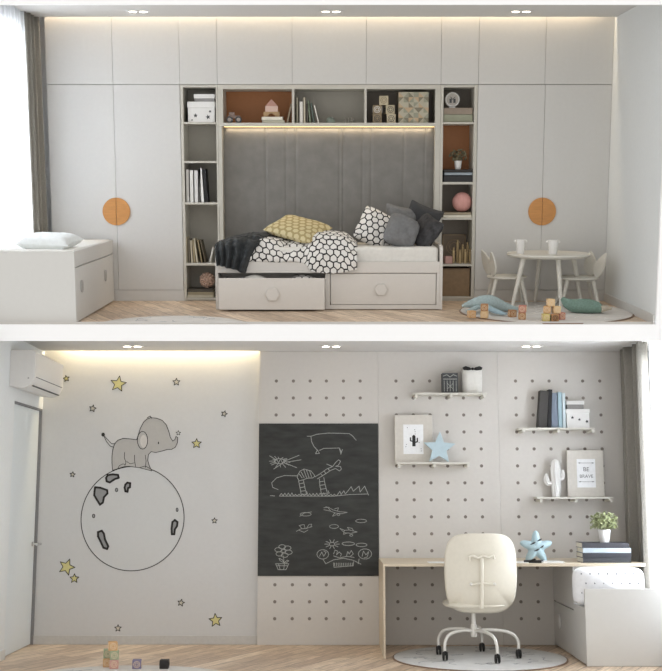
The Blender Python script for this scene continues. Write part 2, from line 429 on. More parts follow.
# upholstered wall panel
AX0, AX1 = WX(222.5), WX(434.8)
t = thing(TOP, 'upholstered_panel', 'tall channelled grey velvet panel on the wall behind the bed', 'wall panel', ((AX0 + AX1) / 2, .25, 0.1))
seams = [222.5, 266, 286, 296, 339.5, 343, 362.5, 371, 403.5, 424.5, 434.8]
for a, b in zip(seams[:-1], seams[1:]):
    xa, xb = TOP.p(a, 190, .12)[0], TOP.p(b, 190, .12)[0]
    if a == 222.5: xa = AX0
    if b == 434.8: xb = AX1
    zz0, zz1 = .1, bz0 - .002; ww = xb - xa; rr = min(.03, ww * .45)
    prof = [(xa, .2)]
    for k in range(7): prof.append((xa + rr * k / 6, .131 - .006 * math.sin(PI / 2 * k / 6)))
    for k in range(7): prof.append((xb - rr + rr * k / 6, .131 - .006 * math.sin(PI / 2 * (1 - k / 6))))
    prof.append((xb, .2)); n = len(prof); mb = MB()
    mb.add([(x, y, zz0) for x, y in prof] + [(x, y, zz1) for x, y in prof], [tuple(range(n - 1, -1, -1)), tuple(range(n, 2 * n))] + [(i, (i + 1) % n, (i + 1) % n + n, i + n) for i in range(n)])
    build(mb, 'channel', VELVET, parent=t, smooth=True)
build(MB().box(AX0, AX1, .2, .24, .1, bz0 - .002), 'backing', TAUPE, parent=t)
# alcove cheeks
for px0, px1, n_, lab in ((218.7, 222.4, 1, ''), (434.9, 439.7, 2, '')):
    struct(MB().box(WX(px0), WX(px1), .0, .3, .001, bz0 - .001), f'trim_{n_ + 3}', BEIGE, TOP)

# ================================================================== SHELF CONTENTS, upper room
def pbox(R, x0, x1, y0, y1, ya, yb, name, m, lab, cat, grp=None, bevel=.002):
    return build(MB().px(R, x0, x1, y0, y1, ya, yb), name, m, R, label=lab, cat=cat, group=grp, bevel=bevel)
def star_pts(x, z, r, rot=0, inner=.45, n=5):
    return [(x + (r if k % 2 == 0 else r * inner) * math.sin(rot + PI * k / n), z + (r if k % 2 == 0 else r * inner) * math.cos(rot + PI * k / n)) for k in range(2 * n)]
def lidbox(R, x0, x1, ylid0, ylid1, y1, ya, zfloor, lab, stars=(), lidm=None, grp=None, bodym=None, dp=.19):
    ym = (ylid0 + y1) / 2
    X0, X1 = R.p(x0, ym, ya)[0], R.p(x1, ym, ya)[0]; zt = R.p(331, ylid0, ya)[1]; zl = R.p(331, ylid1, ya)[1]
    t = thing(R, 'storage_box', lab, 'box', ((X0 + X1) / 2, ya + .1, zfloor), grp)
    bo = build(MB().box(X0 + .006, X1 - .006, ya + .004, ya + dp - .004, zfloor, zl), 'body', bodym or POTW, parent=t, bevel=.003)
    build(MB().box(X0, X1, ya, ya + dp, zl, zt), 'lid', lidm or POTW, parent=t, bevel=.003)
    for i, (sx, sy, r) in enumerate(stars):
        a, b = R.p(sx, sy, ya); build(MB().prism(star_pts(a, b, r, i), ya + .0015, ya + .004), 'star_print', DGREY, parent=t)
    return t
BK = {}
def book(R, x0, x1, ytop, zf, ya, col, lab, lean=0, grp=None, depth=.16, rough=.7):
    """upright book; ytop pixel height; lean in radians (positive leans right at the top)"""
    X0, X1 = R.p(x0, ytop, ya)[0], R.p(x1, ytop, ya)[0]; h = R.p(331, ytop, ya)[1] - zf; wd = X1 - X0
    m = mat('cover_%d_%d_%d' % col, col, rough)
    PG = mat('paper_pages', (226, 222, 208), .9)
    Mr = roty(lean); pv = Vector((X0 if lean >= 0 else X1, ya, zf))
    if lean > 0: pv = Vector((X1 - wd, ya, zf))
    mb = MB(); t_ = .003
    def bx(a, b, c, d, e, f, mm):
        s = MB().box(a, b, c, d, e, f); 
        mb.add([v for v in s.v], s.f, mm)
    bx(0, wd, 0, .004, 0, h, 0); bx(0, t_, 0, depth, 0, h, 0); bx(wd - t_, wd, 0, depth, 0, h, 0)
    bx(t_, wd - t_, .004, depth - .005, .004, h - .005, 1)
    c = math.cos(lean); lift = wd * math.sin(lean) if lean > 0 else 0
    for v in mb.v:
        if lean >= 0: q = Mr @ v
        else:
            u = v - Vector((wd, 0, 0)); q = Mr @ u + Vector((wd, 0, 0))
        v[:] = q + Vector((X0, ya, zf + abs(lift) + (wd * math.sin(-lean) if lean < 0 else 0)*0))
    zmin = min(v.z for v in mb.v)
    for v in mb.v: v.z += zf - zmin
    return build(mb, 'book', [m, PG], R, label=lab, cat='book', group=grp)
def flatbook(R, x0, x1, y0, y1, zf, ya, yb, col, lab, grp=None, name='book', sp=0):
    X0, X1 = R.p(x0, (y0 + y1) / 2, ya)[0], R.p(x1, (y0 + y1) / 2, ya)[0]
    h = R.p(331, y0, ya)[1] - R.p(331, y1, ya)[1]; t_ = min(.003, h * .25)
    m = mat('cover_%d_%d_%d' % col, col, .6); PG = mat('paper_pages', (226, 222, 208), .9)
    mb = MB().box(X0, X1, ya, yb, zf, zf + t_).box(X0, X1, ya, yb, zf + h - t_, zf + h).box(X0 + .004, X1 - .004, ya + .004, yb - .004, zf + t_, zf + h - t_, 1).box(*((X0, X0 + .004) if not sp else (X1 - .004, X1)), ya, yb, zf, zf + h)
    mb.box(X0, X1, ya, ya + .004, zf, zf + h) if col[0] < 200 else None
    build(mb, name, [m, PG], R, label=lab, cat='book', group=grp)
    return zf + h

# left tower
z1 = LZ[0]
lidbox(TOP, 187.3, 215.2, 101.6, 107.5, 122, .03, z1, 'large white lidded box with grey stars, on the top shelf of the left tower', [(195.5, 115.5, .022), (208, 117, .025), (210, 111.5, .016), (192, 120, .01)], grp=None)
zz = TOP.p(331, 101.6, .03)[1]
lidbox(TOP, 193.8, 214.8, 94, 98.3, 101.6, .05, zz + .0005, 'small white lidded box stacked on the star-printed box', lidm=POTW, bodym=mat('box_grey', (150, 148, 146), .7))
G = 'books on the third shelf of the left tower'
zb = LZ[2]
for a, b, yt, col, ln, lab in ((185.6, 188.8, 169.5, (206, 204, 200), 0, 'white book at the left end of the upright row, left tower'),
      (189.4, 193.2, 170.2, (226, 225, 222), 0, 'white book, second in the upright row, left tower'),
      (193.9, 197.9, 170.4, (214, 212, 210), 0, 'white book, third in the upright row, left tower'),
      (198.5, 200.4, 168.2, (92, 90, 88), 0, 'thin grey book between white ones, left tower'),
      (200.6, 203.8, 168, (232, 231, 228), -.06, 'white book leaning left against the row, left tower'),
      (204.5, 207.8, 169, (40, 40, 42), -.07, 'black book at the right end of the upright row, left tower')):
    book(TOP, a, b, yt, zb, .03, col, lab, lean=ln, grp=G)
G = 'books on the fourth shelf of the left tower'
zb = LZ[3]
for a, b, yt, col, ln, lab in ((185.6, 187.4, 237, (196, 186, 160), 0, 'thin beige book at the left end, fourth shelf of left tower'),
      (187.8, 190, 239, (120, 112, 98), 0, 'taupe book, second from left, fourth shelf of left tower'),
      (190.6, 192.6, 240.5, (206, 198, 176), -.03, 'cream book, third from left, fourth shelf of left tower'),
      (193.2, 195.4, 240, (166, 152, 120), -.06, 'tan book in the middle, fourth shelf of left tower'),
      (196, 197.8, 238.5, (214, 206, 184), -.12, 'pale cream book leaning left, fourth shelf of left tower'),
      (200.5, 202.4, 240, (150, 136, 104), -.16, 'brownish book leaning left, fourth shelf of left tower'),
      (204, 206, 240, (96, 86, 70), -.2, 'dark brown book leaning most, fourth shelf of left tower')):
    book(TOP, a, b, yt, zb, .03, col, lab, lean=ln, grp=G)
book(TOP, 208.6, 210.6, 247, zb, .03, (218, 216, 208), 'white book leaning right beside the bed end, left tower', lean=.22, grp=G)
zb = LZ[4]
G = 'books lying at the bottom of the left tower'
zb = flatbook(TOP, 186.8, 213.5, 295, 297.8, zb, .02, .24, (196, 190, 170), 'beige book, lowest of the flat stack, left tower', G)
zb = flatbook(TOP, 187.5, 213.5, 292.2, 295, zb + .0003, .02, .24, (168, 158, 132), 'tan book, middle of the flat stack, left tower', G)
zb = flatbook(TOP, 187, 213, 289.4, 292.2, zb + .0003, .02, .24, (84, 80, 72), 'dark book, topmost of the flat stack, left tower', G)
x, _ = TOP.p(207, 281, .1)
mb = MB(); c0 = Vector((x, .12, zb + .082)); mb.sphere(c0, .068, 20)
for k in range(60):
    a = k * 2.4; zc = 1 - 2 * (k + .5) / 60; r = math.sqrt(1 - zc * zc); q = Vector((r * math.cos(a), r * math.sin(a), zc))
    mb.sphere(c0 + q * .068, .0145, 8)
build(mb, 'flower_ball', mat('dusty_pink', (186, 158, 142), .9), TOP, label='dusty pink ruffled ball on the bottom shelf of the left tower', cat='ornament', smooth=True)

# bridge shelf, left niche: toy car, house blocks, books
ya = .04; zf = bz1
def pt(px, py, y=ya): return TOP.P(px, py, y)
t = thing(TOP, 'toy_tractor', 'small grey toy tractor with big wheels in the brown niche', 'toy', tuple(TOP.P(233.5, 122.6, .08)))
TG = mat('toy_grey', (150, 140, 132), .5); TR = mat('toy_rose', (150, 130, 120), .6)
mb = MB().px(TOP, 228, 240, 115.5, 118.5, .065, .105)
mb.px(TOP, 229, 234.5, 112.2, 115.5, .068, .102)
build(mb, 'body', TR, parent=t, bevel=.003)
for px, r in ((229.6, .032), (238.6, .032)):
    for yy in (.048, .108):
        x = TOP.p(px, 120, yy)[0]
        w_ = build(MB().lathe((x, yy, zf + r), [(r, 0), (r, .014)], 20, M=rotx(PI / 2)), 'wheel', DGREY, parent=t)
        build(MB().lathe((x, yy + .002, zf + r), [(r * .6, 0), (r * .6, .018)], 16, M=rotx(PI / 2)), 'hub', TG, parent=w_)
z_ = flatbook(TOP, 262, 284.5, 119.7, 122.6, zf, .03, .2, (198, 196, 178), 'pale green-grey book under the toy house, lower one', 'books under the toy house')
z_ = flatbook(TOP, 261.5, 283, 116.4, 119.6, z_ + .0003, .03, .2, (214, 208, 196), 'cream book directly under the toy house', 'books under the toy house')
hx = 271.4
mb = MB(); x0, x1 = TOP.p(263.5, 113, .06)[0], TOP.p(279.5, 113, .06)[0]; xm = (x0 + x1) / 2; h = .05
arc = [(x0, z_), (xm - .035, z_)] + [(xm - .035 * math.cos(PI * k / 12), z_ + .035 * math.sin(PI * k / 12)) for k in range(1, 12)] + [(xm + .035, z_), (x1, z_), (x1, z_ + h), (x0, z_ + h)]
mb.prism(arc, .06, .12); build(mb, 'arch_block', mat('tan_wood', (172, 142, 104), .6), TOP, label='tan wooden arch block at the base of the toy house', cat='toy block', group='toy house blocks')
z2 = z_ + h + .0003
mb = MB().box(xm - .062, xm + .062, .06, .12, z2, z2 + .055); build(mb, 'square_block', mat('blush_wood', (206, 178, 164), .6), TOP, label='blush rectangular block in the middle of the toy house', cat='toy block', group='toy house blocks', bevel=.002)
z3 = z2 + .0553
build(MB().prism([(xm - .064, z3), (xm + .064, z3), (xm, z3 + .066)], .06, .12), 'roof_block', mat('rose_wood', (182, 140, 126), .6), TOP, label='rose triangular roof block topping the toy house', cat='toy block', group='toy house blocks')
G = 'upright books above the bed'
book(TOP, 286.2, 288.2, 103.5, zf, .03, (150, 134, 112), 'thin brown book leaning right in the brown niche', lean=.22, grp=G)
for a, b, yt, col, ln, lab in ((296.2, 298.4, 97.5, (150, 146, 130), 0, 'grey-beige book, leftmost in the middle niche above the bed'),
      (299.3, 303, 101.5, (226, 222, 214), 0, 'white book, second in the middle niche above the bed'),
      (302.6+.6, 305.6, 97.5, (196, 188, 168), 0, 'tall beige book, third in the middle niche above the bed'),
      (306.2, 308.4, 103.5, (90, 84, 76), 0, 'short dark book in the middle niche above the bed'),
      (309.2, 311.4, 100.5, (116, 126, 106), -.1, 'green book leaning left in the middle niche above the bed'),
      (312.8, 314.8, 103, (92, 104, 96), -.14, 'dark green book leaning left in the middle niche above the bed'),
      (317.6, 319.4, 105, (222, 218, 208), -.24, 'white book leaning furthest in the middle niche above the bed')):
    book(TOP, a, b, yt, zf, .03, col, lab, lean=ln, grp=G)
x = TOP.p(330.5, 122, .1)[0]
build(MB().lathe((x, .1, zf), [(.045, 0), (.047, .02), (.04, .042), (.022, .056), (.002, .062)], 24), 'bowl', mat('sage_ceramic', (132, 142, 132), .5), TOP, label='small sage green dome in the middle niche above the bed', cat='ornament', smooth=True)
for i, px in enumerate((345.5, 349, 352.4)):
    x = TOP.p(px, 120, .12)[0]
    build(MB().lathe((x, .12, zf), [(.012, 0), (.012, .045), (.006, .05), (.009, .058), (.002, .064)], 12), 'wooden_peg', mat('peg_grey', (142, 138, 128), .6), TOP,
          label='small grey wooden peg, %s of three in the middle niche' % ('leftmost', 'middle', 'rightmost')[i], cat='toy', group='wooden pegs in the middle niche', smooth=True)
# stacked blocks pyramid
def cube(R, name, c, s, rz, m, lab, grp, print_m=None, cat='toy block'):
    t = thing(R, name, lab, cat, (c[0], c[1], c[2]), grp)
    build(MB().obox((c[0], c[1], c[2] + s / 2), (s, s, s), rotz(rz)), 'block_body', m, parent=t, bevel=.004)
    if print_m:
        mb = MB(); M = rotz(rz); cc = Vector((c[0], c[1], c[2] + s / 2))
        for f in (Vector((0, -1, 0)), Vector((1, 0, 0)), Vector((-1, 0, 0))):
            side = f.cross(Vector((0, 0, 1)))
            for q in range(2):
                rr = s * (.36 - .17 * q)
                pts = [cc + M @ (f * (s / 2 + .0006) + side * rr * math.cos(k * PI / 4) + Vector((0, 0, 1)) * rr * math.sin(k * PI / 4)) for k in range(9)]
                mb.tube(pts, s * .035, 5)
        build(mb, 'print', print_m, parent=t)
    return t
BW = mat('block_cream', (196, 184, 156), .6); BT = mat('block_taupe', (150, 134, 108), .6)
s_ = .088
G = 'printed blocks stacked above the bed'
for px, lv, m, pm, rz, lab in ((376.5, 0, BT, DGREY, .15, 'bottom left'), (391.5, 0, BW, DGREY, -.1, 'bottom right'),
      (377.5, 1, BT, POTW, -.1, 'middle left'), (389.5, 1, BW, DGREY, .2, 'middle right'), (383.8, 2, BW, BT, -.05, 'top')):
    x = TOP.p(px, 118, .08)[0]
    cube(TOP, 'printed_block', (x, .1 + .012 * (lv % 2), zf + lv * (s_ + .0004)), s_, rz, m, f'cream printed block, {lab} one of the stack above the bed', G, pm)
# patterned box
t = thing(TOP, 'patterned_box', 'large square box with beige geometric triangle pattern above the bed', 'box', tuple(TOP.P(413.5, 122.7, .12)))
xa, xb = TOP.p(398.6, 107, .04)[0], TOP.p(428.6, 107, .04)[0]; zt = TOP.p(331, 92, .04)[1]
build(MB().box(xa, xb, .04, .30, zf, zt), 'body', mat('box_beige', (150, 142, 122), .7), parent=t, bevel=.002)
pc = [mat('tri_a', (178, 172, 152), .7), mat('tri_b', (128, 122, 104), .7), mat('tri_c', (150, 150, 132), .7), mat('tri_d', (186, 162, 132), .7)]
mb = MB(); n = 6; dx = (xb - xa) / n; dz = (zt - zf) / n
for i in range(n):
    for j in range(n):
        a, b = xa + i * dx, zf + j * dz; q = [(a, b), (a + dx, b), (a + dx, b + dz), (a, b + dz)]
        if (i + j) % 2: q = q[1:] + q[:1]
        mb.prism([q[0], q[1], q[2]], .0385, .0398, (i * j + i) % 4); mb.prism([q[0], q[2], q[3]], .0385, .0398, (i + 2 * j + 1) % 4)
build(mb, 'triangle_pattern', pc, parent=t)

# right tower contents
z1 = RZ[0]
t_ = pbox(TOP, 443.6, 472.6, 114.5, 121.9, .03, .25, 'keepsake_box', mat('greygreen_box', (150, 152, 132), .7), 'grey-green flat box, lower one under the round clock', 'box', 'boxes under the clock')
pbox(TOP, 443.6, 472.6, 107.8, 114.3, .035, .25, 'keepsake_box', mat('rosegrey_box', (150, 136, 122), .7), 'rose-grey flat box directly under the round clock', 'box', 'boxes under the clock')
zc_ = TOP.p(331, 107.7, .08)[1]; xc = TOP.p(452.3, 100, .08)[0]; r = .073
t = thing(TOP, 'alarm_clock', 'round white clock on the top shelf of the right tower', 'clock', (xc, .08, zc_))
Mx = rotx(PI / 2)
build(MB().lathe((xc, .11, zc_ + r + .006), [(r * .9, 0), (r, .012), (r, .04), (r * .88, .05)], 32, M=Mx), 'case', POTW, parent=t, smooth=True)
build(MB().lathe((xc, .0605, zc_ + r + .006), [(r * .82, 0), (r * .82, .002)], 32, M=Mx), 'dial', mat('dial_grey', (170, 164, 156), .6), parent=t)
build(MB().line([(xc, zc_ + r + .006), (xc - .02, zc_ + r + .03)], .006, .0575).line([(xc, zc_ + r + .006), (xc + .026, zc_ + r + .03)], .005, .0575).box(xc - .03, xc - .008, .056, .0575, zc_ + .045, zc_ + .085).box(xc + .008, xc + .03, .056, .0575, zc_ + .045, zc_ + .085), 'hands', DGREY, parent=t)
build(MB().box(xc - .03, xc + .03, .07, .1, zc_, zc_ + .008), 'foot', POTW, parent=t)
G = 'dark books under the plant'
zb = RZ[1]
zb = flatbook(TOP, 443.4, 472.8, 175.4, 182, zb, .02, .24, (38, 38, 40), 'thick black book at the bottom under the potted plant', G)
zb = flatbook(TOP, 444.2, 472.4, 172.4, 175.4, zb + .0003, .02, .24, (150, 160, 168), 'pale blue-grey book between black ones', G)
zb = flatbook(TOP, 443.4, 472.8, 169.4, 172.4, zb + .0003, .02, .24, (44, 40, 38), 'thin black book directly under the potted plant', G)
def plant(R, px, zf, y, pr, ph, fr, fh, nleaf, lab, seed, leafm=LEAF, ls=.018):
    rnd = random.Random(seed); x = R.p(px, 300 if R is TOP else 530, y)[0]
    if R is BOT: x = R.p(px, 525, y)[0]
    t = thing(R, 'potted_plant', lab, 'plant', (x, y, zf))
    build(MB().lathe((x, y, zf), [(pr * .7, 0), (pr * .82, ph * .3), (pr, ph), (pr * .92, ph), (pr * .86, ph * .9), (.001, ph * .88)], 24), 'pot', POTW, parent=t, smooth=True)
    mb = MB(); st = MB()
    for i in range(nleaf):
        a = rnd.random() * 2 * PI; el = rnd.random(); rad = fr * math.sqrt(rnd.random())
        q = Vector((x + rad * math.cos(a), y + rad * math.sin(a) * .8, zf + ph + fh * (.12 + .88 * el) * (1 - .35 * (rad / fr) ** 2)))
        if i % 4 == 0: st.tube([(x + .2 * pr * math.cos(a), y + .2 * pr * math.sin(a), zf + ph * .9), ((x * .4 + q.x * .6), (y * .4 + q.y * .6), zf + ph + (q.z - zf - ph) * .5), q], .0016, 5)
        M = rotz(rnd.random() * 6.28) @ rotx(rnd.uniform(-1.2, 1.2)) @ roty(rnd.uniform(-.8, .8)); L_ = ls * rnd.uniform(.8, 1.3)
        vs = [q + M @ Vector(v) for v in ((0, -L_, 0), (L_ * .5, -L_ * .2, L_ * .12), (L_ * .4, L_ * .5, L_ * .1), (0, L_, -L_ * .1), (-L_ * .4, L_ * .5, L_ * .1), (-L_ * .5, -L_ * .2, L_ * .12), (0, 0, 0))]
        mb.add(vs, [(0, 1, 6), (1, 2, 6), (2, 3, 6), (3, 4, 6), (4, 5, 6), (5, 0, 6)])
    build(mb, 'foliage', leafm, parent=t); build(st, 'stem', leafm, parent=t)
xp = 455.8
rp = TOP.p(456, 165, .1)
t = plant(TOP, 455.8, zb, .1, .038, .085, .085, .12, 90, 'small potted plant with dusty leaves on black books, right tower', 3, mat('dusty_leaf', (118, 112, 88), .7, var=.3), .02)
G = 'books under the pink ball'
zb = RZ[2]
zb = flatbook(TOP, 443.2, 472, 214.9, 217.5, zb, .02, .24, (204, 196, 174), 'cream book at the bottom under the pink ball', G)
zb = flatbook(TOP, 443.2, 471.2, 212.3, 214.9, zb + .0003, .02, .24, (160, 148, 126), 'beige book directly under the pink ball', G)
xq = TOP.p(462, 202, .11)[0]
t = thing(TOP, 'pink_globe', 'pink ball with ribs standing on books in the right tower', 'ball', (xq, .11, zb))
build(MB().sphere((xq, .11, zb + .098), .097, 36), 'ball', mat('pink_paper', (212, 158, 150), .75, var=.04), parent=t, smooth=True)
mb = MB()
for k in range(6):
    a = k * PI / 6; pts = [(xq + .0975 * math.sin(j * PI / 12) * math.cos(a), .11 + .0975 * math.sin(j * PI / 12) * math.sin(a), zb + .098 + .0975 * math.cos(j * PI / 12)) for j in range(25)]
    mb.tube(pts, .0012, 4)
build(mb, 'rib', mat('pink_rib', (196, 140, 134), .8), parent=t)
# dim shelf
zb = RZ[3]; x0 = RI0; x1 = RI1
t = thing(TOP, 'picture_frame', 'dim picture with round motif leaning at the back of the right tower', 'picture', (x0 + .12, .3, zb))
xc = TOP.p(453, 250, .3)[0]; xc += .01
mb = MB()
for a, b, c, d in ((xc - .12, xc + .12, zb, zb + .012), (xc - .12, xc + .12, zb + .268, zb + .28), (xc - .12, xc - .108, zb, zb + .28), (xc + .108, xc + .12, zb, zb + .28)): mb.box(a, b, .3, .315, c, d)
build(mb, 'frame', mat('frame_tan', (150, 132, 106), .6), parent=t)
build(MB().box(xc - .108, xc + .108, .309, .315, zb + .012, zb + .268), 'print', mat('print_taupe', (134, 120, 104), .8), parent=t)
mb = MB()
for rr in (.045, .075): mb.tube([(xc + rr * math.cos(k * PI / 12), .307, zb + .15 + rr * math.sin(k * PI / 12)) for k in range(25)], .004, 6)
build(mb, 'ring_motif', mat('ring_beige', (172, 152, 128), .8), parent=t)
PW = mat('natural_pegs', (184, 162, 122), .6)
G = 'wooden pegs in the right tower'
for i, (px, h, y) in enumerate(((453.6, .16, .1), (457.4, .235, .15), (460, .14, .08), (462.6, .19, .14), (465.3, .145, .08), (467.4, .21, .15), (470.2, .15, .09))):
    x = TOP.p(px, 255, y)[0]; r = .013
    build(MB().lathe((x, y, zb), [(r, 0), (r, h - .03), (r * .5, h - .024), (r * .8, h - .012), (r * .7, h - .003), (.001, h)], 14), 'wooden_peg', PW, TOP,
          label='natural wooden peg figure in the right tower, number %s from the left' % ('one', 'two', 'three', 'four', 'five', 'six', 'seven')[i], cat='toy', group=G, smooth=True)
xk = TOP.p(447.8, 258, .07)[0]
cube(TOP, 'pink_block', (xk, .07, zb), .075, .2, mat('pink_wood', (190, 150, 142), .6), 'pink cube beside the wooden pegs in the right tower', None)
zb = RZ[4]
t = thing(TOP, 'storage_basket', 'brown box filling the bottom niche of the right tower', 'box', ((x0 + x1) / 2, .1, zb))
xa, xb = x0 + .012, x1 - .012; zt = TOP.p(331, 268.5, .02)[1]
build(MB().box(xa, xb, .02, .3, zb, zt - .012), 'body', mat('brown_box', (134, 112, 86), .7, var=.08), parent=t, bevel=.004)
build(MB().box(xa - .004, xb + .004, .016, .304, zt - .012, zt), 'lid', mat('brown_lid', (122, 102, 80), .7), parent=t, bevel=.003)

# ================================================================== BED
yf = -.72
def bx(px0, px1, py0, py1, ya, yb, m=0, mb=None): return (mb or MB()).px(TOP, px0, px1, py0, py1, ya, yb, m)
bedx0, bedx1 = TOP.p(215.4, 280, yf)[0], TOP.p(442.6, 280, yf)[0]
bed = thing(TOP, 'daybed', 'white daybed with two big drawers standing in the alcove', 'bed', ((bedx0 + bedx1) / 2, -.3, 0))
zrail = TOP.p(331, 261.6, yf)[1]; zrb = TOP.p(331, 273, yf)[1]; zend = TOP.p(331, 245.5, yf)[1]
pw = .028
for a, b in ((bedx0, bedx0 + pw), (bedx1 - pw, bedx1)):
    z0 = .001; z1 = zend; yy = [yf + .003, -.002]
    pts = [(yf + .003, z0), (-.002, z0), (-.002, z1), (yf + .06, z1), (yf + .02, z1 - .012), (yf + .003, z1 - .045)]
    n = len(pts); mb = MB(); mb.add([(a, y, z) for y, z in pts] + [(b, y, z) for y, z in pts], [tuple(range(n)), tuple(range(2 * n - 1, n - 1, -1))] + [(i + n, (i + 1) % n + n, (i + 1) % n, i) for i in range(n)])
    build(mb, 'end_panel', BEDW, parent=bed, bevel=.004)
bi0, bi1 = bedx0 + pw, bedx1 - pw
build(MB().box(bi0, bi1, yf, yf + .025, zrb, zrail), 'rail', BEDW, parent=bed, bevel=.004)
build(MB().box(bi0, bi1, yf + .02, -.004, zrb + .02, zrb + .04), 'slat_base', CARC, parent=bed)
zdb = TOP.p(331, 304.5, yf)[1]; zb0 = TOP.p(331, 309.2, yf)[1]
xm0, xm1 = TOP.p(325.2, 290, yf)[0], TOP.p(330.0, 290, yf)[0]
build(MB().box(xm0, xm1, yf + .002, yf + .03, zb0, zrb), 'stile', BEDW, parent=bed, bevel=.002)
build(MB().box(xm1, bi1, yf + .002, yf + .03, zb0, zdb - .004).box(bi0, bi1, yf + .35, yf + .37, .03, zrb), 'bottom_rail', BEDW, parent=bed, bevel=.002)
def flower_knob(x, y, z, r, parent, m):
    pts = [(x + r * (1 + .05 * math.cos(6 * k * PI / 24)) * math.cos(k * PI / 24), z + r * (1 + .05 * math.cos(6 * k * PI / 24)) * math.sin(k * PI / 24)) for k in range(48)]
    build(MB().prism(pts, y - .025, y - .008).lathe((x, y, z), [(r * .4, 0), (r * .4, .01)], 12, M=rotx(PI / 2)), 'knob', m, parent=parent, bevel=.003)
# right drawer, closed
d = build(MB().box(xm1 + .006, bi1 - .034, yf + .004, yf + .024, zdb, zrb - .006), 'drawer', BEDW, parent=bed, bevel=.003)
build(MB().box(bi1 - .028, bi1, yf + .001, yf + .03, zb0, zrb), 'stile', BEDW, parent=bed)
x, z = TOP.p(381, 289.5, yf); flower_knob(x, yf + .004, z, .055, d, BEDW)
# left drawer, pulled out
yd = yf - .13
x0, x1 = TOP.p(218.6, 295, yd)[0], TOP.p(324.8, 295, yd)[0]; z0, z1 = TOP.p(331, 309.8, yd)[1], TOP.p(331, 278.2, yd)[1]
mb = MB().box(x0, x1, yd, yd + .02, z0, z1)
d = build(mb, 'drawer', BEDW, parent=bed, bevel=.004)
mb = MB().box(x0 + .03, x0 + .045, yd + .02, yf + .34, z0 + .02, z1 - .03).box(x1 - .045, x1 - .03, yd + .02, yf + .34, z0 + .02, z1 - .03).box(x0 + .045, x1 - .045, yd + .02, yf + .34, z0 + .02, z0 + .03)
build(mb, 'drawer_box', CARC, parent=d)
x, z = TOP.p(272.5, 294.3, yd); flower_knob(x, yd, z, .06, d, BEDW)
# bedding kept in the open drawer
def lump(R, name, c, r, m, lab, cat, seed=0, amp=.15, n=28, uvs=0):
    mb = MB(); mb.sphere(c, r, n)
    for v in mb.v:
        q = (v - Vector(c)); k = 1 + amp * noise.noise(q * 9 + Vector((seed, 0, 0))); v[:] = Vector(c) + q * k
    if uvs:
        for i, f in enumerate(mb.f): mb.uv[i] = [(mb.v[k].x, mb.v[k].z + mb.v[k].y) for k in f]
    return build(mb, name, m, R, label=lab, cat=cat, smooth=True)
xa = TOP.p(254, 280, -.75)[0]; zt = TOP.p(331, 275.4, -.75)[1]; zbm = z0 + .03
h = (zt - zbm) / 2
lump(TOP, 'folded_linen', (xa, -.66, zbm + h), (.17, .15, h), SHEET, 'white folded linen showing in the open drawer', 'linen', 1, .05)
xa = TOP.p(303, 280, -.75)[0]
lump(TOP, 'folded_blanket', (xa, -.66, zbm + h * .95), (.2, .15, h), HEX, 'hexagon print blanket showing in the open drawer', 'blanket', 4, .05, uvs=1)
# mattress
mx0, mx1 = bi0 + .004, bi1 - .01; zm = TOP.p(331, 246.9, yf + .05)[1]; zmb = zrb + .042
mb = MB(); mb.grid(lambda u, v: (0, 0, 0), 1, 1) if 0 else None
def mattress():
    mb = MB(); nx, ny = 60, 16; y0, y1 = yf + .03, -.006
    hw, hd, hh = (mx1 - mx0) / 2, (y1 - y0) / 2, (zm - zmb) / 2; cx, cy, cz = (mx0 + mx1) / 2, (y0 + y1) / 2, (zm + zmb) / 2
    r = .035; prof = []
    n = 20
    ring = []
    # rounded box as stacked rounded rectangles
    secs = []
    for k in range(5): a = PI / 2 * k / 4; secs.append((r * (1 - math.sin(a)) , -hh + r * (1 - math.cos(a))))
    secs += [(0, zz) for zz in (-.02, .0, .02)]
    for k in range(5): a = PI / 2 * k / 4; secs.append((r * (1 - math.cos(a)), hh - r * (1 - math.sin(a))))
    vs = []; m_ = 0
    for ins, zz in secs:
        row = []
        for sx, sy, a0 in ((1, -1, -PI / 2), (1, 1, 0), (-1, 1, PI / 2), (-1, -1, PI)):
            for k in range(6):
                a = a0 + PI / 2 * k / 5; row.append((cx + sx * (hw - ins - r) + r * math.cos(a), cy + sy * (hd - ins - r) + r * math.sin(a), cz + zz))
            # subdivide edges with wrinkles
        full = []
        for i in range(len(row)):
            p, q = Vector(row[i]), Vector(row[(i + 1) % len(row)]); kk = 40 if (q - p).length > 1 else 8 if (q - p).length > .3 else 1
            for j in range(kk):
                w_ = p.lerp(q, j / kk); w_.z += .006 * noise.noise(Vector((w_.x * 14, w_.y * 8, 0))) * (1 if zz > 0 else 0)
                w_.y += .007 * noise.noise(Vector((w_.x * 22, zz * 6, 3))) * (1 if abs(zz) < hh else 0)
                full.append(w_)
        m_ = len(full); vs += full
    fs = [(i * m_ + j, i * m_ + (j + 1) % m_, (i + 1) * m_ + (j + 1) % m_, (i + 1) * m_ + j) for i in range(len(secs) - 1) for j in range(m_)]
    fs += [tuple(range(m_ - 1, -1, -1)), tuple((len(secs) - 1) * m_ + j for j in range(m_))]
    mb.add(vs, fs); return mb
build(mattress(), 'mattress', SHEET, TOP, label='white mattress with wrinkled sheet on the daybed', cat='mattress', smooth=True)
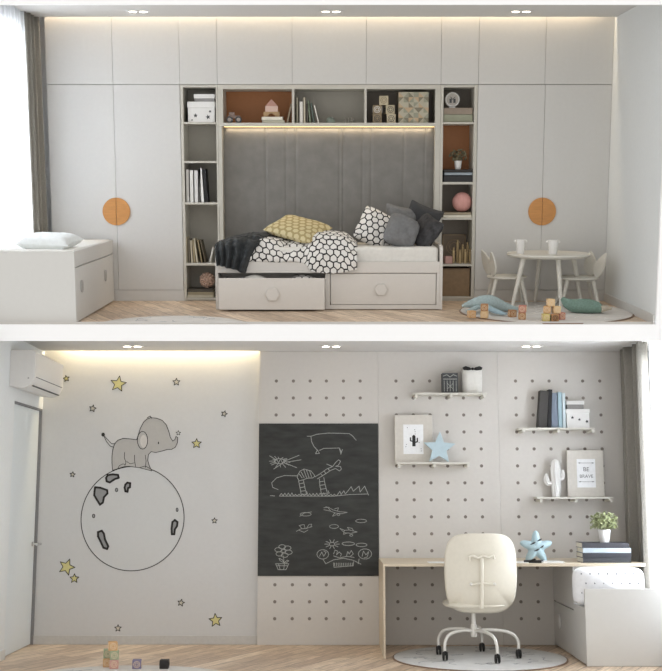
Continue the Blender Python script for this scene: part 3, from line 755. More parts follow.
# surfaces through control points given by pixel and depth
def cr(p0, p1, p2, p3, t): return 0.5 * ((2 * p1) + (p2 - p0) * t + (2 * p0 - 5 * p1 + 4 * p2 - p3) * t * t + (3 * p1 - p0 - 3 * p2 + p3) * t ** 3)
def spline(P, t):
    n = len(P) - 1; f = min(t, .999999) * n; i = int(f); g = lambda k: P[max(0, min(n, k))]
    return cr(g(i - 1), g(i), g(i + 1), g(i + 2), f - i)
def surf(R, rows, nu, nv, amp=.006, fr=9, seed=0, fold=0, foldf=0):
    P = [[R.P(*q) for q in r] for r in rows]; mb = MB()
    pos = []
    for j in range(nv + 1):
        line_ = []
        for i in range(nu + 1):
            c = [spline(r, i / nu) for r in P]; q = spline(c, j / nv)
            n_ = noise.noise(q * fr + Vector((seed, 0, 0))) + .5 * noise.noise(q * fr * 2.3 + Vector((seed, 5, 0)))
            q = q + Vector((0, -1, .6)) * amp * n_
            if fold: q = q + Vector((0, -1, 0)) * fold * (j / nv) * math.sin(foldf * i / nu + 2 * math.sin(3 * i / nu))
            line_.append(q)
        pos.append(line_)
    vs = [q for l in pos for q in l]; uvs = []
    for j in range(nv + 1):
        for i in range(nu + 1):
            u = sum((pos[nv // 2][k + 1] - pos[nv // 2][k]).length for k in range(i)); v = sum((pos[k + 1][i] - pos[k][i]).length for k in range(j)); uvs.append((u, v))
    fs = [(j * (nu + 1) + i, j * (nu + 1) + i + 1, (j + 1) * (nu + 1) + i + 1, (j + 1) * (nu + 1) + i) for j in range(nv) for i in range(nu)]
    mb.add(vs, fs, 0, uvs); return mb
cols = [232, 246, 262, 278, 290, 305, 312, 324, 336, 347, 357]
back = [(x, y, -.06) for x, y in zip(cols, (238, 237, 236, 236, 237, 236, 235, 235, 236, 238, 243))]
crest = [(x, y, -.38) for x, y in zip(cols, (241, 238, 235.5, 237, 240, 238, 233.5, 231.5, 232, 234, 243))]
fr1 = [(x, y, -.60) for x, y in zip(cols, (246, 242, 238.5, 241, 245, 243, 237, 235, 236, 238, 246))]
fr2 = [(x, y, -.69) for x, y in zip(cols, (255, 250, 248, 250, 253, 250, 246, 245, 246, 247, 250))]
fr3 = [(x, y, -.728 - (.03 if x > 306 else 0)) for x, y in zip(cols, (260, 259, 259, 260, 260, 260, 259, 256, 257, 258, 258))]
fr4 = [(x, y, -.712 - (.047 if x > 306 else 0)) for x, y in zip(cols, (261.5, 261.5, 261.5, 261.8, 262, 264, 271, 273.5, 273, 271.5, 269))]
o = build(surf(TOP, [back, crest, fr1, fr2, fr3, fr4], 90, 60, .022, 10), 'duvet', HEX, TOP, label='puffy duvet with black and white hexagon print on the daybed', cat='duvet', smooth=True, solid=.012)
rows = [[(222, 240, -.2), (236, 236, -.2), (256, 232.5, -.25), (276, 233.5, -.28)],
        [(216.6, 243.5, -.5), (229, 239.5, -.55), (248, 235, -.58), (270, 234.5, -.5)],
        [(215.3, 246.5, -.70), (226, 243.5, -.73), (241, 242.5, -.74), (259, 243.5, -.71)],
        [(215.8, 256, -.768), (226, 255, -.775), (238, 256, -.78), (251, 256, -.77)],
        [(217, 265.5, -.775), (225, 267, -.785), (235, 270, -.785), (245, 273, -.775)]]
build(surf(TOP, rows, 90, 70, .020, 13, 3, fold=.034, foldf=30), 'throw_blanket', THROW, TOP, label='charcoal throw blanket hanging over the left end of the daybed', cat='blanket', smooth=True, solid=.010)
def pillow(R, name, c, w, h, t, M, m, lab, cat='pillow', grp=None, wr=.004, pinch=.10, par=None, n=28, seed=0, pw_=.55, pe=14):
    c = Vector(c); mb = MB()
    def f(sgn):
        def g_(u, v):
            a, b = 2 * u - 1, 2 * v - 1
            kk = max(abs(a), abs(b)) / max(1e-9, (abs(a) ** pe + abs(b) ** pe) ** (1 / pe))
            x = a * kk * w / 2 * (1 - pinch * (1 - b * b) * a * a); z = b * kk * h / 2 * (1 - pinch * (1 - a * a) * b * b)
            th = t / 2 * max(0, (1 - a ** 4) * (1 - b ** 4)) ** pw_
            q = Vector((x, -sgn * th, z)); e = max(0, (1 - a ** 4) * (1 - b ** 4))
            q.y += wr * e * (noise.noise(Vector((x * 16 + seed, z * 16, sgn))) * 2)
            return c + M @ q
        return g_
    uvf = lambda u, v: (u * w, v * h)
    mb.grid(f(1), n, n, 0, uvf); mb.grid(lambda u, v: f(-1)(1 - u, v), n, n, 0, uvf)
    return build(mb, name, m, R, label=lab, cat=cat, group=grp, smooth=True)
def gp(px, py, y): return tuple(TOP.P(px, py, y))
YELM = hexmat('mustard_checked_fabric', .075, (206, 194, 154), (166, 150, 106), .36)
pillow(TOP, 'cushion', gp(298, 228.8, -.40), .54, .46, .13, roty(.05) @ rotx(math.radians(-70)) @ roty(.5), YELM, 'mustard yellow checked cushion lying on the duvet', 'cushion')
DGF = mat('charcoal_patterned_fabric', (62, 62, 64), .9, var=.45, scale=22, bump=.4)
GF = mat('mid_grey_fabric', (118, 119, 120), .9, var=.10, scale=40, bump=.4)
GF2 = mat('dark_grey_fabric', (70, 71, 73), .9, var=.10, scale=40, bump=.4)
pillow(TOP, 'cushion', gp(421, 222, -.12), .38, .36, .12, rotz(.3) @ roty(.35) @ rotx(.25), GF2, 'dark grey cushion at the back of the pillow pile', 'cushion')
pillow(TOP, 'cushion', gp(400, 222.5, -.22), .34, .34, .12, rotz(.2) @ roty(.2) @ rotx(-.2), GF, 'mid grey cushion half hidden behind the hexagon pillow', 'cushion')
pillow(TOP, 'cushion', gp(376.5, 229, -.34), .41, .38, .20, rotz(.1) @ roty(.48) @ rotx(-.28), HEX, 'hexagon print square pillow leaning in the pile', 'pillow', seed=2, pe=4.5, wr=.01)
pillow(TOP, 'cushion', gp(401.5, 231.8, -.52), .34, .34, .22, rotz(.15) @ roty(.42) @ rotx(-.35), GF, 'plain grey cushion standing in front of the pile', 'cushion', seed=5, wr=.010, pe=3.6)
pillow(TOP, 'cushion', gp(425.5, 232, -.45), .33, .34, .14, roty(.62) @ rotz(-.95), DGF, 'black patterned cushion leaning on the right bed end', 'cushion', seed=9, wr=.010, pe=7)

# ================================================================== WINDOW SIDE, upper room
def curtain(R, name, x, y0, y1, z0, z1, amp, nf, m, lab, dr=1, n=None):
    mb = MB(); n = n or nf * 10
    def fn(u, v):
        a = u * nf * 2 * PI; k = .75 + .25 * v
        return Vector((x + dr * amp * (math.sin(a) * k + .25 * math.sin(a * .37 + 1)), y0 + (y1 - y0) * u + .012 * math.sin(a * 2 + 1), z0 + (z1 - z0) * (1 - v)))
    mb.grid(fn, n, 14)
    return build(mb, name, m, R, label=lab, cat='curtain', smooth=True, solid=.004)
curtain(TOP, 'curtain', -2.845, -.05, -.45, TOP.p(331, 251.8, -1.7)[1] + .0075, HT - .004, .035, 3, CURT, 'grey pleated curtain at the window of the upper room')
curtain(TOP, 'sheer_curtain', -2.875, -.45, -1.72, TOP.p(331, 251.8, -1.7)[1] + .0075, HT - .004, .028, 13, SHEER, 'white sheer curtain glowing at the left window of the upper room')

def bench(R, side, xin, xout, yfr, h, zd, name, lab, dr_labels):
    """storage bench along the window; xin is its room-side plane, drawers face the room"""
    s = side
    t = thing(R, name, lab, 'bench', ((xin + xout) / 2, yfr / 2, 0))
    lo, hi = sorted((xin - s * .0, xout))
    build(MB().box(lo, hi, yfr, yfr + .025, .001, h), 'end_panel', PANELG, parent=t, bevel=.002)
    a, b = sorted((xin + s * .02, xout))
    build(MB().box(a, b, yfr + .025, -.03, .02, h - .06), 'body', WHITE, parent=t)
    a, b = sorted((xin, xin + s * .02))
    build(MB().box(a, b, yfr + .025, -.03, zd + .012, h), 'rim', WHITE, parent=t, bevel=.002)
    L0, L1 = yfr + .03, -.034; n = 2
    dd = build(MB().box(a, b, L0, L1, .012, zd), 'drawer', WHITE, parent=t, bevel=.002)
    for f in (.12, .74):
        yy = L0 + (L1 - L0) * f; zz = .30
        pts = [(yy + .04 * math.cos(k * PI / 12), zz + .055 * math.sin(k * PI / 12)) for k in range(24)]
        xk = xin - s * .012; mb = MB()
        mb.add([(xk, p, q) for p, q in pts] + [(xin, p, q) for p, q in pts], [tuple(range(24)), tuple(range(47, 23, -1))] + [(i, i + 24, (i + 1) % 24 + 24, (i + 1) % 24) for i in range(24)])
        build(mb, 'knob', CARC, parent=dd)
    return t
PANELG = mat('bench_end_grey', (206, 205, 201), .6, var=.008)
xin = TOP.p(114.8, 290)[0]; yB = -1.70
zben = TOP.p(331, 251.8, yB)[1]; zdr = TOP.p(331, 268.5, yB)[1]
bench(TOP, -1, xin, XL + .01, yB, zben, zdr, 'storage_bench', 'white storage bench with drawers under the left window', None)
# bench cushion
mbx = MB().box(XL + .012, xin - .022, yB + .05, -.05, zben - .06, zben + .006)
build(mbx, 'bench_cushion', SHEET, TOP, label='thin white seat pad lying in the top of the left bench', cat='seat pad', bevel=.015)
LIN = mat('pale_mint_linen', (226, 230, 230), .9, bump=.3, bscale=40)
pillow(TOP, 'cushion', tuple(TOP.P(50, 241.5, -1.3)), .50, .42, .14, rotz(.15) @ rotx(math.radians(-84)) @ roty(.3), LIN, 'pale mint white cushion lying on the window bench', 'cushion', seed=3, pinch=.2)

# ================================================================== KIDS TABLE GROUP
def leg(mb, p0, p1, r0, r1): mb.tube([p0, p1], [r0, r1], 14); return mb
tc = TOP.g(548.5, 305.5); tx = TOP.p(548.5, 255, tc[1])[0]; ty = tc[1]
ztab = TOP.p(331, 253, ty)[1]; rt = (590 - 507.5) / 2 / 100 * (D + ty) / D
t = thing(TOP, 'kids_table', 'round white children\'s table with splayed legs on the rug', 'table', (tx, ty, 0))
rd = .30
build(MB().lathe((tx, ty, ztab - .036), [(rt - .03, 0), (rt - .006, .012), (rt, .024), (rt - .004, .036)], 64), 'tabletop', PWHITE, parent=t, smooth=True)
for k, (lx, ly) in enumerate(((-.375, -.24), (.06, -.36), (.335, .02), (-.06, .3))):
    top_ = (tx + lx * .72, ty + ly * .7, ztab - .034); bot_ = (tx + lx * 1.02, ty + ly * 1.0, .004)
    build(leg(MB(), top_, bot_, .024, .016), 'leg', PWHITE, parent=t, smooth=True)
build(MB().box(tx - .24, tx + .24, ty - .02, ty + .02, ztab - .062, ztab - .036), 'apron', PWHITE, parent=t, bevel=.003)
def leafshape(n=20, w=.075, h=.25):
    L = []
    for k in range(n + 1): f = k / n; L.append((w * math.sin(PI * f ** .8) ** .8 * (1 - .15 * f) if 0 < f < 1 else 0, h * f))
    return L + [(-a, b) for a, b in reversed(L[1:-1])]
def kidchair(px, pyseat, y, sgn, lab, earrot):
    x = TOP.p(px, pyseat, y)[0]; zs = TOP.p(331, pyseat, y)[1]
    t = thing(TOP, 'kids_chair', lab, 'chair', (x, y, 0), 'bunny-ear chairs at the small table')
    build(MB().lathe((x, y, zs - .026), [(.175, 0), (.195, .01), (.195, .022), (.188, .026)], 40), 'seat', PWHITE, parent=t, smooth=True)
    for lx, ly in ((-.12, -.1), (.12, -.1), (-.12, .1), (.12, .1)):
        build(leg(MB(), (x + lx, y + ly, zs - .022), (x + lx * 1.5, y + ly * 1.35, .004), .02, .014), 'leg', PWHITE, parent=t, smooth=True)
    for e, (yo, tilt) in enumerate(((-.085, -.30), (.085, .30))):
        pts = leafshape(); M = rotz(sgn * PI / 2 + earrot[e]) @ roty(sgn * tilt) if 0 else (rotz(PI / 2 * sgn + earrot[e]))
        c = Vector((x + sgn * .155, y + yo, zs + .0)); mb = MB(); nn = len(pts); vs = []
        for th in (-.008, .008):
            for a, b in pts:
                q = Vector((a, th, b)); q = rotx(0) @ q; q = Matrix.Rotation(tilt * (1 if sgn > 0 else -1), 3, 'Y') @ q; q = M @ q; q += Vector((sgn * .18 * (q.z / .25) ** 2 * .25, 0, 0)); vs.append(c + q)
        mb.add(vs, [tuple(range(nn)), tuple(range(2 * nn - 1, nn - 1, -1))] + [(i + nn, (i + 1) % nn + nn, (i + 1) % nn, i) for i in range(nn)])
        build(mb, 'ear_backrest', PWHITE, parent=t)
kidchair(507, 275.5, -.30, -1, 'white bunny-ear children\'s chair left of the small table', (.25, .5))
kidchair(578, 276.5, -.38, 1, 'white bunny-ear children\'s chair right of the small table', (.45, .75))
for i, (px, yy, ww, lab) in enumerate(((520.5, ty - .08, .047, 'white bunny-eared cup at the left of the small table'), (553, ty - .16, .05, 'white bunny-eared cup in the middle of the small table'))):
    x = TOP.p(px, 245, yy)[0]; c = thing(TOP, 'cup', lab, 'cup', (x, yy, ztab), 'white cups on the small table')
    build(MB().lathe((x, yy, ztab + .0005), [(ww * .74, 0), (ww * .8, .03), (ww * .98, .128), (ww, .135), (ww * .9, .135), (ww * .7, .02), (.001, .018)], 28), 'cup_body', POTW, parent=c, smooth=True)
    for s in (-1, 1):
        build(MB().sphere((x + s * ww * 1.02, yy, ztab + .118), (.018, .01, .014), 12), 'ear', POTW, parent=c, smooth=True)

# rugs
def rug(R, cx, cy, r, clip, lab, m, rim, pat, patm, name='round_rug'):
    t = thing(R, name, lab, 'rug', (cx, cy, .0006))
    def disc(rr, z0, z1, inner=0):
        pts = [(cx + rr * math.cos(k * PI / 48), max(clip, cy + rr * math.sin(k * PI / 48))) for k in range(96)]
        out = []
        for q in pts:
            if not out or (Vector(q) - Vector(out[-1])).length > 1e-4: out.append(q)
        if (Vector(out[0]) - Vector(out[-1])).length < 1e-4: out.pop()
        if clip > cy - rr:   # keep only chord ends on the clip line
            out = [q for q in out if q[1] > clip + 1e-6] + [(cx - math.sqrt(max(0, rr * rr - (clip - cy) ** 2)), clip), (cx + math.sqrt(max(0, rr * rr - (clip - cy) ** 2)), clip)] if any(q[1] <= clip + 1e-6 for q in out) else out
            ang = lambda q: math.atan2(q[1] - (clip + .01), q[0] - cx)
            out = sorted(out, key=ang) if len(out) > 2 else out
        n = len(out); mb = MB(); mb.add([(x, y, z0) for x, y in out] + [(x, y, z1) for x, y in out], [tuple(range(n - 1, -1, -1)), tuple(range(n, 2 * n))] + [(i, (i + 1) % n, (i + 1) % n + n, i + n) for i in range(n)]); return mb
    build(disc(r, .0006, .009), 'border', rim, parent=t)
    build(disc(r - .014, .0092, .0125), 'pile', m, parent=t)
    rnd = random.Random(pat)
    for k in range(34):
        a = rnd.random() * 2 * PI; q = rnd.random() ** .5 * r * .85; x, y = cx + q * math.cos(a), cy + q * math.sin(a); L_ = rnd.uniform(.06, .2); b = rnd.random() * PI
        pts = [(x + L_ * (s - .5) * math.cos(b) + .03 * math.sin(s * 6 + k), y + L_ * (s - .5) * math.sin(b) + .03 * math.cos(s * 5 + k), .0131) for s in [i / 8 for i in range(9)]]
        if min(p[1] for p in pts) < clip + .02 or max((p[0] - cx) ** 2 + (p[1] - cy) ** 2 for p in pts) > (r * .93) ** 2: continue
        build(MB().tube(pts, .0045, 5, sq=(.25, 1)), 'woven_line', patm, parent=t)
    return t
RUGM = mat('rug_pale', (212, 208, 202), .95, var=.06, scale=8, bump=.4, bscale=200); RIM = mat('rug_border', (140, 118, 100), .9)
RL = mat('rug_line', (232, 230, 226), .95); RL2 = mat('rug_line_grey', (150, 150, 156), .95)
rx = TOP.p(545.5, 313, -.94)[0]
rug(TOP, rx, -.94, .79, CUT + .004, 'round pale rug with brown edge under the small table', RUGM, RIM, 3, RL)
gx, gy = TOP.g(180, 316.8)
rug(TOP, gx, gy - .66, .66, CUT + .004, 'round pale rug, only its far edge in view, near the left bench', RUGM, mat('rug_border_pale', (196, 190, 182), .9), 5, RL2)
# blocks on the rug
WO = [mat('block_beech', (198, 158, 112), .6), mat('block_oak', (168, 124, 84), .6), mat('block_rose', (186, 128, 112), .6), mat('block_yellow', (200, 184, 116), .6), mat('block_light', (214, 184, 140), .6)]
s = .062; RZT = .0128
def toyb(px, py, y, lv, mi, rz, lab, R=TOP, s=s, pm=None, z0=RZT):
    x = R.p(px, py, y)[0]
    cube(R, 'letter_block', (x, y, z0 + lv * (s + .0004)), s, rz, WO[mi], lab, 'wooden blocks on the rugs', pm or mat('block_print', (222, 200, 170), .7))
toyb(471.5, 313, -1.38, 0, 0, .3, 'light wooden block at the far left by the blue plush toy')
toyb(484.5, 313, -1.40, 0, 4, -.3, 'pale wooden block carrying another beside the blue plush toy')
toyb(484.5, 307, -1.40, 1, 1, -.2, 'brown wooden block stacked on a pale one, left group')
toyb(512.2, 313, -1.33, 0, 1, .2, 'brown wooden block right of the blue plush toy')
toyb(522, 316, -1.50, 0, 1, -.15, 'brown wooden block under the rose one')
toyb(522.6, 310, -1.50, 1, 2, -.3, 'rose pink block stacked above a brown block')
toyb(545.6, 322, -1.60, 0, 3, .1, 'yellowish wooden block, front left of the centre pile')
toyb(554.4, 322, -1.61, 0, 1, 0, 'dark brown block at the front foot of the centre pile', pm=BLACK)
toyb(560.5, 318, -1.50, 0, 2, .4, 'rose block low on the right of the centre pile')
toyb(547, 314, -1.56, 1, 0, -.2, 'light wooden block in the middle of the centre pile')
toyb(556, 314, -1.56, 1, 4, .25, 'pale wooden block right of middle in the centre pile')
toyb(550.5, 305, -1.56, 2, 4, .1, 'pale wooden block topping the centre pile')
# plush toys
def plush(R, name, lab, m, segs, extra):
    base = tuple(R.P(*segs[0][0][2][:2], segs[0][0][2][2])); 
    t = thing(R, name, lab, 'plush toy', (base[0], base[1], .0128))
    for nm, pts, rs, mm, sq in extra:
        P = [R.P(*q) for q in pts]; 
        for i, q in enumerate(P): q.z = max(q.z, .0135 + rs[i] * sq[0])
        # refine
        Q = [spline(P, k / 24) for k in range(25)]; rr = [max(.003, spline([Vector((r_, 0, 0)) for r_ in rs], k / 24).x) for k in range(25)]
        for i, q in enumerate(Q): q.z = max(q.z, .0132 + rr[i] * sq[0])
        build(MB().tube(Q, rr, 18, sq=sq), nm, mm, parent=t, smooth=True)
    return t
BG = mat('plush_beige', (196, 186, 168), .95, bump=.4)
plush(TOP, 'plush_whale', 'pale blue plush sea animal lying left on the rug', BLUEP, [[None, None, (488, 308, -1.05)]] and [((0, 0, (488, 308, -1.05)),)],
      [('plush_body', [(462, 306, -1.08), (470, 304, -1.08), (480, 302.5, -1.08), (490, 302.5, -1.05), (499, 305, -1.0), (508, 307.5, -.98), (519, 309, -.95)], [.012, .035, .06, .068, .055, .035, .012], BLUEP, (1, 1)),
       ('flipper', [(486, 306, -1.15), (493, 310, -1.22), (501, 313, -1.27), (507, 314, -1.3)], [.03, .036, .03, .012], mat('plush_blue', (156, 180, 190), .95, bump=.4), (.6, 1)),
       ('flipper', [(478, 307, -1.12), (472, 309.5, -1.18), (466, 311, -1.2)], [.03, .026, .01], BLUEP, (.6, 1))])
plush(TOP, 'plush_crocodile', 'sea-green plush animal lying right on the rug', GREENP, [((0, 0, (585, 308, -1.05)),)],
      [('plush_body', [(562, 298, -1.0), (567, 303, -1.02), (575, 307, -1.05), (585, 308.5, -1.08), (595, 309.5, -1.1), (603, 310, -1.12)], [.018, .045, .062, .066, .058, .03], GREENP, (1, 1)),
       ('snout', [(600, 309, -1.13), (606, 308, -1.1), (611, 309, -1.08)], [.04, .032, .012], BG, (.8, 1)),
       ('back_patch', [(574, 303, -1.03), (583, 303.5, -1.05), (592, 305, -1.07)], [.02, .036, .015], BG, (.8, 1))])

# ================================================================== LOWER ROOM
B = BOT
XLW = -2.885; XRC = B.p(624, 400)[0] + .12
CB = -1.95
yp = -.05                                         # face of the pegboard panels
xP = B.p(258.3, 500, yp)[0]
struct(MB().box(XLW - .2, XRC + .4, CB, .1, -.015, 0), 'floor', FLOORB, B)
struct(MB().box(XLW - .2, XRC + .4, 0, .08, 0, HB + .25), 'wall_rear', WALLP, B)
struct(MB().box(XLW - .2, xP, CUT - .0, -.09, HB, HB + .03).box(xP, XRC + .4, CUT - .0, 0, HB, HB + .03).box(XLW - .2, xP + .05, -.4, .08, HB + .20, HB + .24), 'ceiling', CEIL, B)
struct(MB().box(xP + .0, xP + .05, -.09, 0, HB + .03, HB + .2), 'trim_6', CEIL, B)
ybk = TOP
# left wall with recessed door
yd0 = -.99
zD = B.p(12, 404, -.85)[1]
lw = MB().box(XLW - .2, XLW, CB, yd0, 0, HB + .03).box(XLW - .2, XLW, yd0, 0, zD + .02, HB + .2).box(XLW - .2, XLW - .12, yd0, 0, 0, zD + .02)
struct(lw, 'wall_left', WALLR, B)
dr = struct(MB().box(XLW - .115, XLW - .03, yd0 + .012, -.018, .006, zD), 'door_1', mat('door_white', (214, 220, 222), .5, var=.01), B, bevel=.002)
hy = -.10; hz = B.p(33, 544, hy)[1]; hx_ = XLW - .03
build(MB().lathe((hx_, hy, hz), [(.022, 0), (.022, .01)], 16, M=roty(PI / 2)).tube([(hx_ + .005, hy, hz), (hx_ + .085, hy, hz)], .011).tube([(hx_ + .085, hy + .008, hz), (hx_ + .087, hy - .15, hz)], .012), 'door_handle', CHROME, parent=dr, smooth=True)
struct(MB().box(XLW - .06, XLW - .003, -.016, -.002, 0, zD + .02).box(XLW - .06, XLW - .003, yd0, -.002, zD + .002, zD + .018), 'trim_7', mat('shadow_gap', (128, 128, 130), .7), B)
struct(MB().box(XLW - .06, xP - .002, -.012, 0, 0, .085), 'baseboard_rear', mat('baseboard_paint', (196, 194, 190), .6), B, bevel=.002)
struct(MB().box(XLW, XLW + .012, CB, yd0 - .005, 0, .085), 'baseboard_left', WHITE, B)
# window wall at the right
XW = XRC + .16
b0, b1 = -1.68, -.35
ww = MB().box(XW, XW + .1, CB, b0, 0, HB + .03).box(XW, XW + .1, b1, .08, 0, HB + .03).box(XW, XW + .1, b0, b1, 0, .35).box(XW, XW + .1, b0, b1, 2.7, HB + .03)
struct(ww, 'wall_right', WALLP, B)
window(B, 'window_2', XW + .03, XW + .08, b0, b1, .35, 2.7)
xc_ = (B.p(648, 400, -.80)[0])
curtain(B, 'curtain', B.p(631, 400, -.35)[0], -.04, -.86, .02, HB - .004, .075, 4, CURT, 'grey pleated curtain at the window of the lower room', dr=1)
curtain(B, 'sheer_curtain', xc_ + .0, -.89, -1.90, .02, HB - .004, .026, 11, SHEER, 'white sheer curtain glowing at the right window of the lower room')
for px, l in ((132.5, 'left'), (331, 'middle'), (531.5, 'right')):
    downlight(B, px, 346.2, HB, f'twin recessed ceiling light of the lower room, {l} of the three', 'twin downlights in the lower room')
area('cove_light_bottom', B, ((XLW + xP) / 2 + .06, -.05, HB + .15), (0, .12, -1), xP - XLW - .22, .03, COVE_B, (1, .82, .52))

# air conditioner
ay0, ay1 = -1.18, -.13; az0 = B.p(20, 388, ay0)[1]; az1 = B.p(20, 349.8, ay0)[1]; ax = XLW; ad = .225
t = thing(B, 'air_conditioner', 'white wall-mounted air conditioner above the door', 'air conditioner', (ax + ad / 2, (ay0 + ay1) / 2, az0))
sec = [(0, az0 + .02), (0, az1), (ad - .02, az1), (ad, az1 - .02), (ad, az0 + .10), (ad - .03, az0 + .03), (ad - .10, az0)]
def yprism(sec, x0, ya, yb, mb=None, m=0):
    mb = mb or MB(); n = len(sec)
    mb.add([(x0 + a, ya, b) for a, b in sec] + [(x0 + a, yb, b) for a, b in sec], [tuple(range(n)), tuple(range(2 * n - 1, n - 1, -1))] + [(i + n, (i + 1) % n + n, (i + 1) % n, i) for i in range(n)], m); return mb
ACM = mat('ac_white', (216, 214, 211), .4, var=.01)
build(yprism(sec, ax, ay0, ay1), 'housing', ACM, parent=t, bevel=.004)
build(MB().box(ax + ad + .0005, ax + ad + .004, ay0 + .03, ay1 - .03, az0 + .125, az1 - .04), 'front_panel', ACM, parent=t, bevel=.0015)
build(MB().box(ax + ad - .0005, ax + ad + .002, ay0 + .05, ay1 - .03, az0 + .1, az0 + .106), 'vent_slot', DGREY, parent=t)
build(MB().obox((ax + ad - .016, (ay0 + ay1) / 2, az0 + .062), (.006, ay1 - ay0 - .08, .06), roty(math.radians(23))), 'louvre', ACM, parent=t)
build(MB().box(ax + ad - .036, ax + ad - .020, ay0 + .05, ay1 - .05, az0 + .022, az0 + .03), 'vent_slot', DGREY, parent=t)
build(MB().lathe((ax + .17, ay0, az0 + .09), [(.008, 0), (.008, .003)], 12, M=rotx(PI / 2)), 'screw_cap', CARC, parent=t)

# ---- pegboard panels
cols_all = {0: [275.5, 292.8, 309.8, 326.3, 343.6, 360.6], 1: [397, 414.2, 431.2, 448.2, 465.2, 482.2], 2: [518.4, 535.5, 552.5, 569.6, 586.6, 604]}
rows_px = [381 + 16.98 * k for k in range(15)]
def pegpanel(px0, px1, cols, name_i, lab, fullw=None):
    x0 = B.p(px0, 500, yp)[0] + .001; x1 = B.p(px1, 500, yp)[0] - .001
    z0, z1 = .002, HB - .002
    cx = [B.p(c, 500, yp)[0] for c in cols]; rz_ = sorted(B.p(331, r, yp)[1] for r in rows_px)
    mb = MB(); hs = .05; hr = .0165; n = 12
    xs = [x0]; zs = [z0]
    for c in cx: xs += [c - hs, c + hs]
    for c in rz_: zs += [c - hs, c + hs]
    xs.append(x1); zs.append(z1)
    for i in range(len(xs) - 1):
        for j in range(len(zs) - 1):
            hole = i % 2 == 1 and j % 2 == 1
            a, b, c, d = xs[i], xs[i + 1], zs[j], zs[j + 1]
            if not hole: mb.add([(a, yp, c), (b, yp, c), (b, yp, d), (a, yp, d)], [(0, 1, 2, 3)])
            else:
                ox, oz = (a + b) / 2, (c + d) / 2; vs = []
                for k in range(n):
                    an = 2 * PI * k / n + PI / 4; u, v = math.cos(an), math.sin(an); q = hs / max(abs(u), abs(v))
                    vs.append((ox + q * u, yp, oz + q * v))
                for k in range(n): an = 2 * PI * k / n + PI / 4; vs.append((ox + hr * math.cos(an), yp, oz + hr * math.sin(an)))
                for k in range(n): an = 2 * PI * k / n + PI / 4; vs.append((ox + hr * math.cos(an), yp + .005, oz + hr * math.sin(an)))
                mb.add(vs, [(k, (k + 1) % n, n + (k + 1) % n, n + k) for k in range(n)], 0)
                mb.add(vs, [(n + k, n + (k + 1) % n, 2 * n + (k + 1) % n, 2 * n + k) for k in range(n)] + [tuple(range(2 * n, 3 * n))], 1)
    mb.add([(x0, yp, z0), (x0, yp, z1), (x0, -.001, z1), (x0, -.001, z0)], [(0, 1, 2, 3)])
    mb.add([(x1, yp, z0), (x1, yp, z1), (x1, -.001, z1), (x1, -.001, z0)], [(3, 2, 1, 0)])
    mb.add([(x0, -.001, z0), (x1, -.001, z0), (x1, -.001, z1), (x0, -.001, z1)], [(3, 2, 1, 0)])
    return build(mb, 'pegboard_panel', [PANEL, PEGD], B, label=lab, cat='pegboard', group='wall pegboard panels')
pegpanel(258.3, 378.9, cols_all[0], 0, 'pegboard wall panel behind the blackboard')
pegpanel(378.9, 500.4, cols_all[1], 1, 'middle pegboard wall panel behind the desk chair')
pegpanel(500.4, 627, cols_all[2], 2, 'right pegboard wall panel beside the grey curtain')

# ---- blackboard with chalk drawings
y0b = yp - .012
bbx0, bbx1 = B.p(258.3, 500, y0b)[0], B.p(378.6, 500, y0b)[0]; bbz0, bbz1 = B.p(331, 576, y0b)[1], B.p(331, 423.5, y0b)[1]
bb = thing(B, 'blackboard', 'large blackboard with children\'s chalk drawings on the pegboard', 'blackboard', ((bbx0 + bbx1) / 2, y0b, bbz0))
build(MB().box(bbx0, bbx1, y0b, yp - .0005, bbz0, bbz1), 'slate', SLATE, parent=bb, bevel=.001)
def zpt(ox, oy, s): return lambda q: B.p(ox + q[0] / s, oy + q[1] / s, y0b)
A = zpt(255, 415, 5.09); C = zpt(255, 495, 5.09)
def ell(cx, cy, rx, ry, n=14, a0=0, a1=2 * PI): return [(cx + rx * math.cos(a0 + (a1 - a0) * k / n), cy + ry * math.sin(a0 + (a1 - a0) * k / n)) for k in range(n + 1)]
def chalk(name, f, strokes, w=.006):
    mb = MB()
    for s_ in strokes: mb.line([f(q) for q in s_], w, y0b - .0002, t=.0008)
    build(mb, name, CHALK, parent=bb)
chalk('chalk_cloud', A, [[(265, 108), (285, 108), (315, 98), (370, 92), (430, 93), (480, 95), (495, 105), (515, 128)], [(285, 110), (288, 135), (300, 160), (318, 180)], [(308, 197), (318, 178), (328, 195), (308, 197)], [(328, 180), (350, 170), (430, 168), (440, 190)], [(430, 172), (438, 200)], [(445, 175), (437, 200)]])
sc = []; rnd = random.Random(5)
for k in range(14):
    a = k * PI / 7 + .1; sc.append([(125 + 22 * math.cos(a), 235 + 12 * math.sin(a)), (125 + rnd.uniform(40, 62) * math.cos(a), 238 + rnd.uniform(22, 34) * math.sin(a))])
sc += [ell(125, 235, 28, 13), [(100, 240), (110, 222), (120, 245), (130, 222), (140, 245), (150, 228)], [(150, 235), (225, 205)], [(160, 240), (235, 228)], [(155, 245), (212, 268)], [(75, 208), (110, 230)], [(95, 275), (150, 240)]]
chalk('chalk_sun', A, sc)
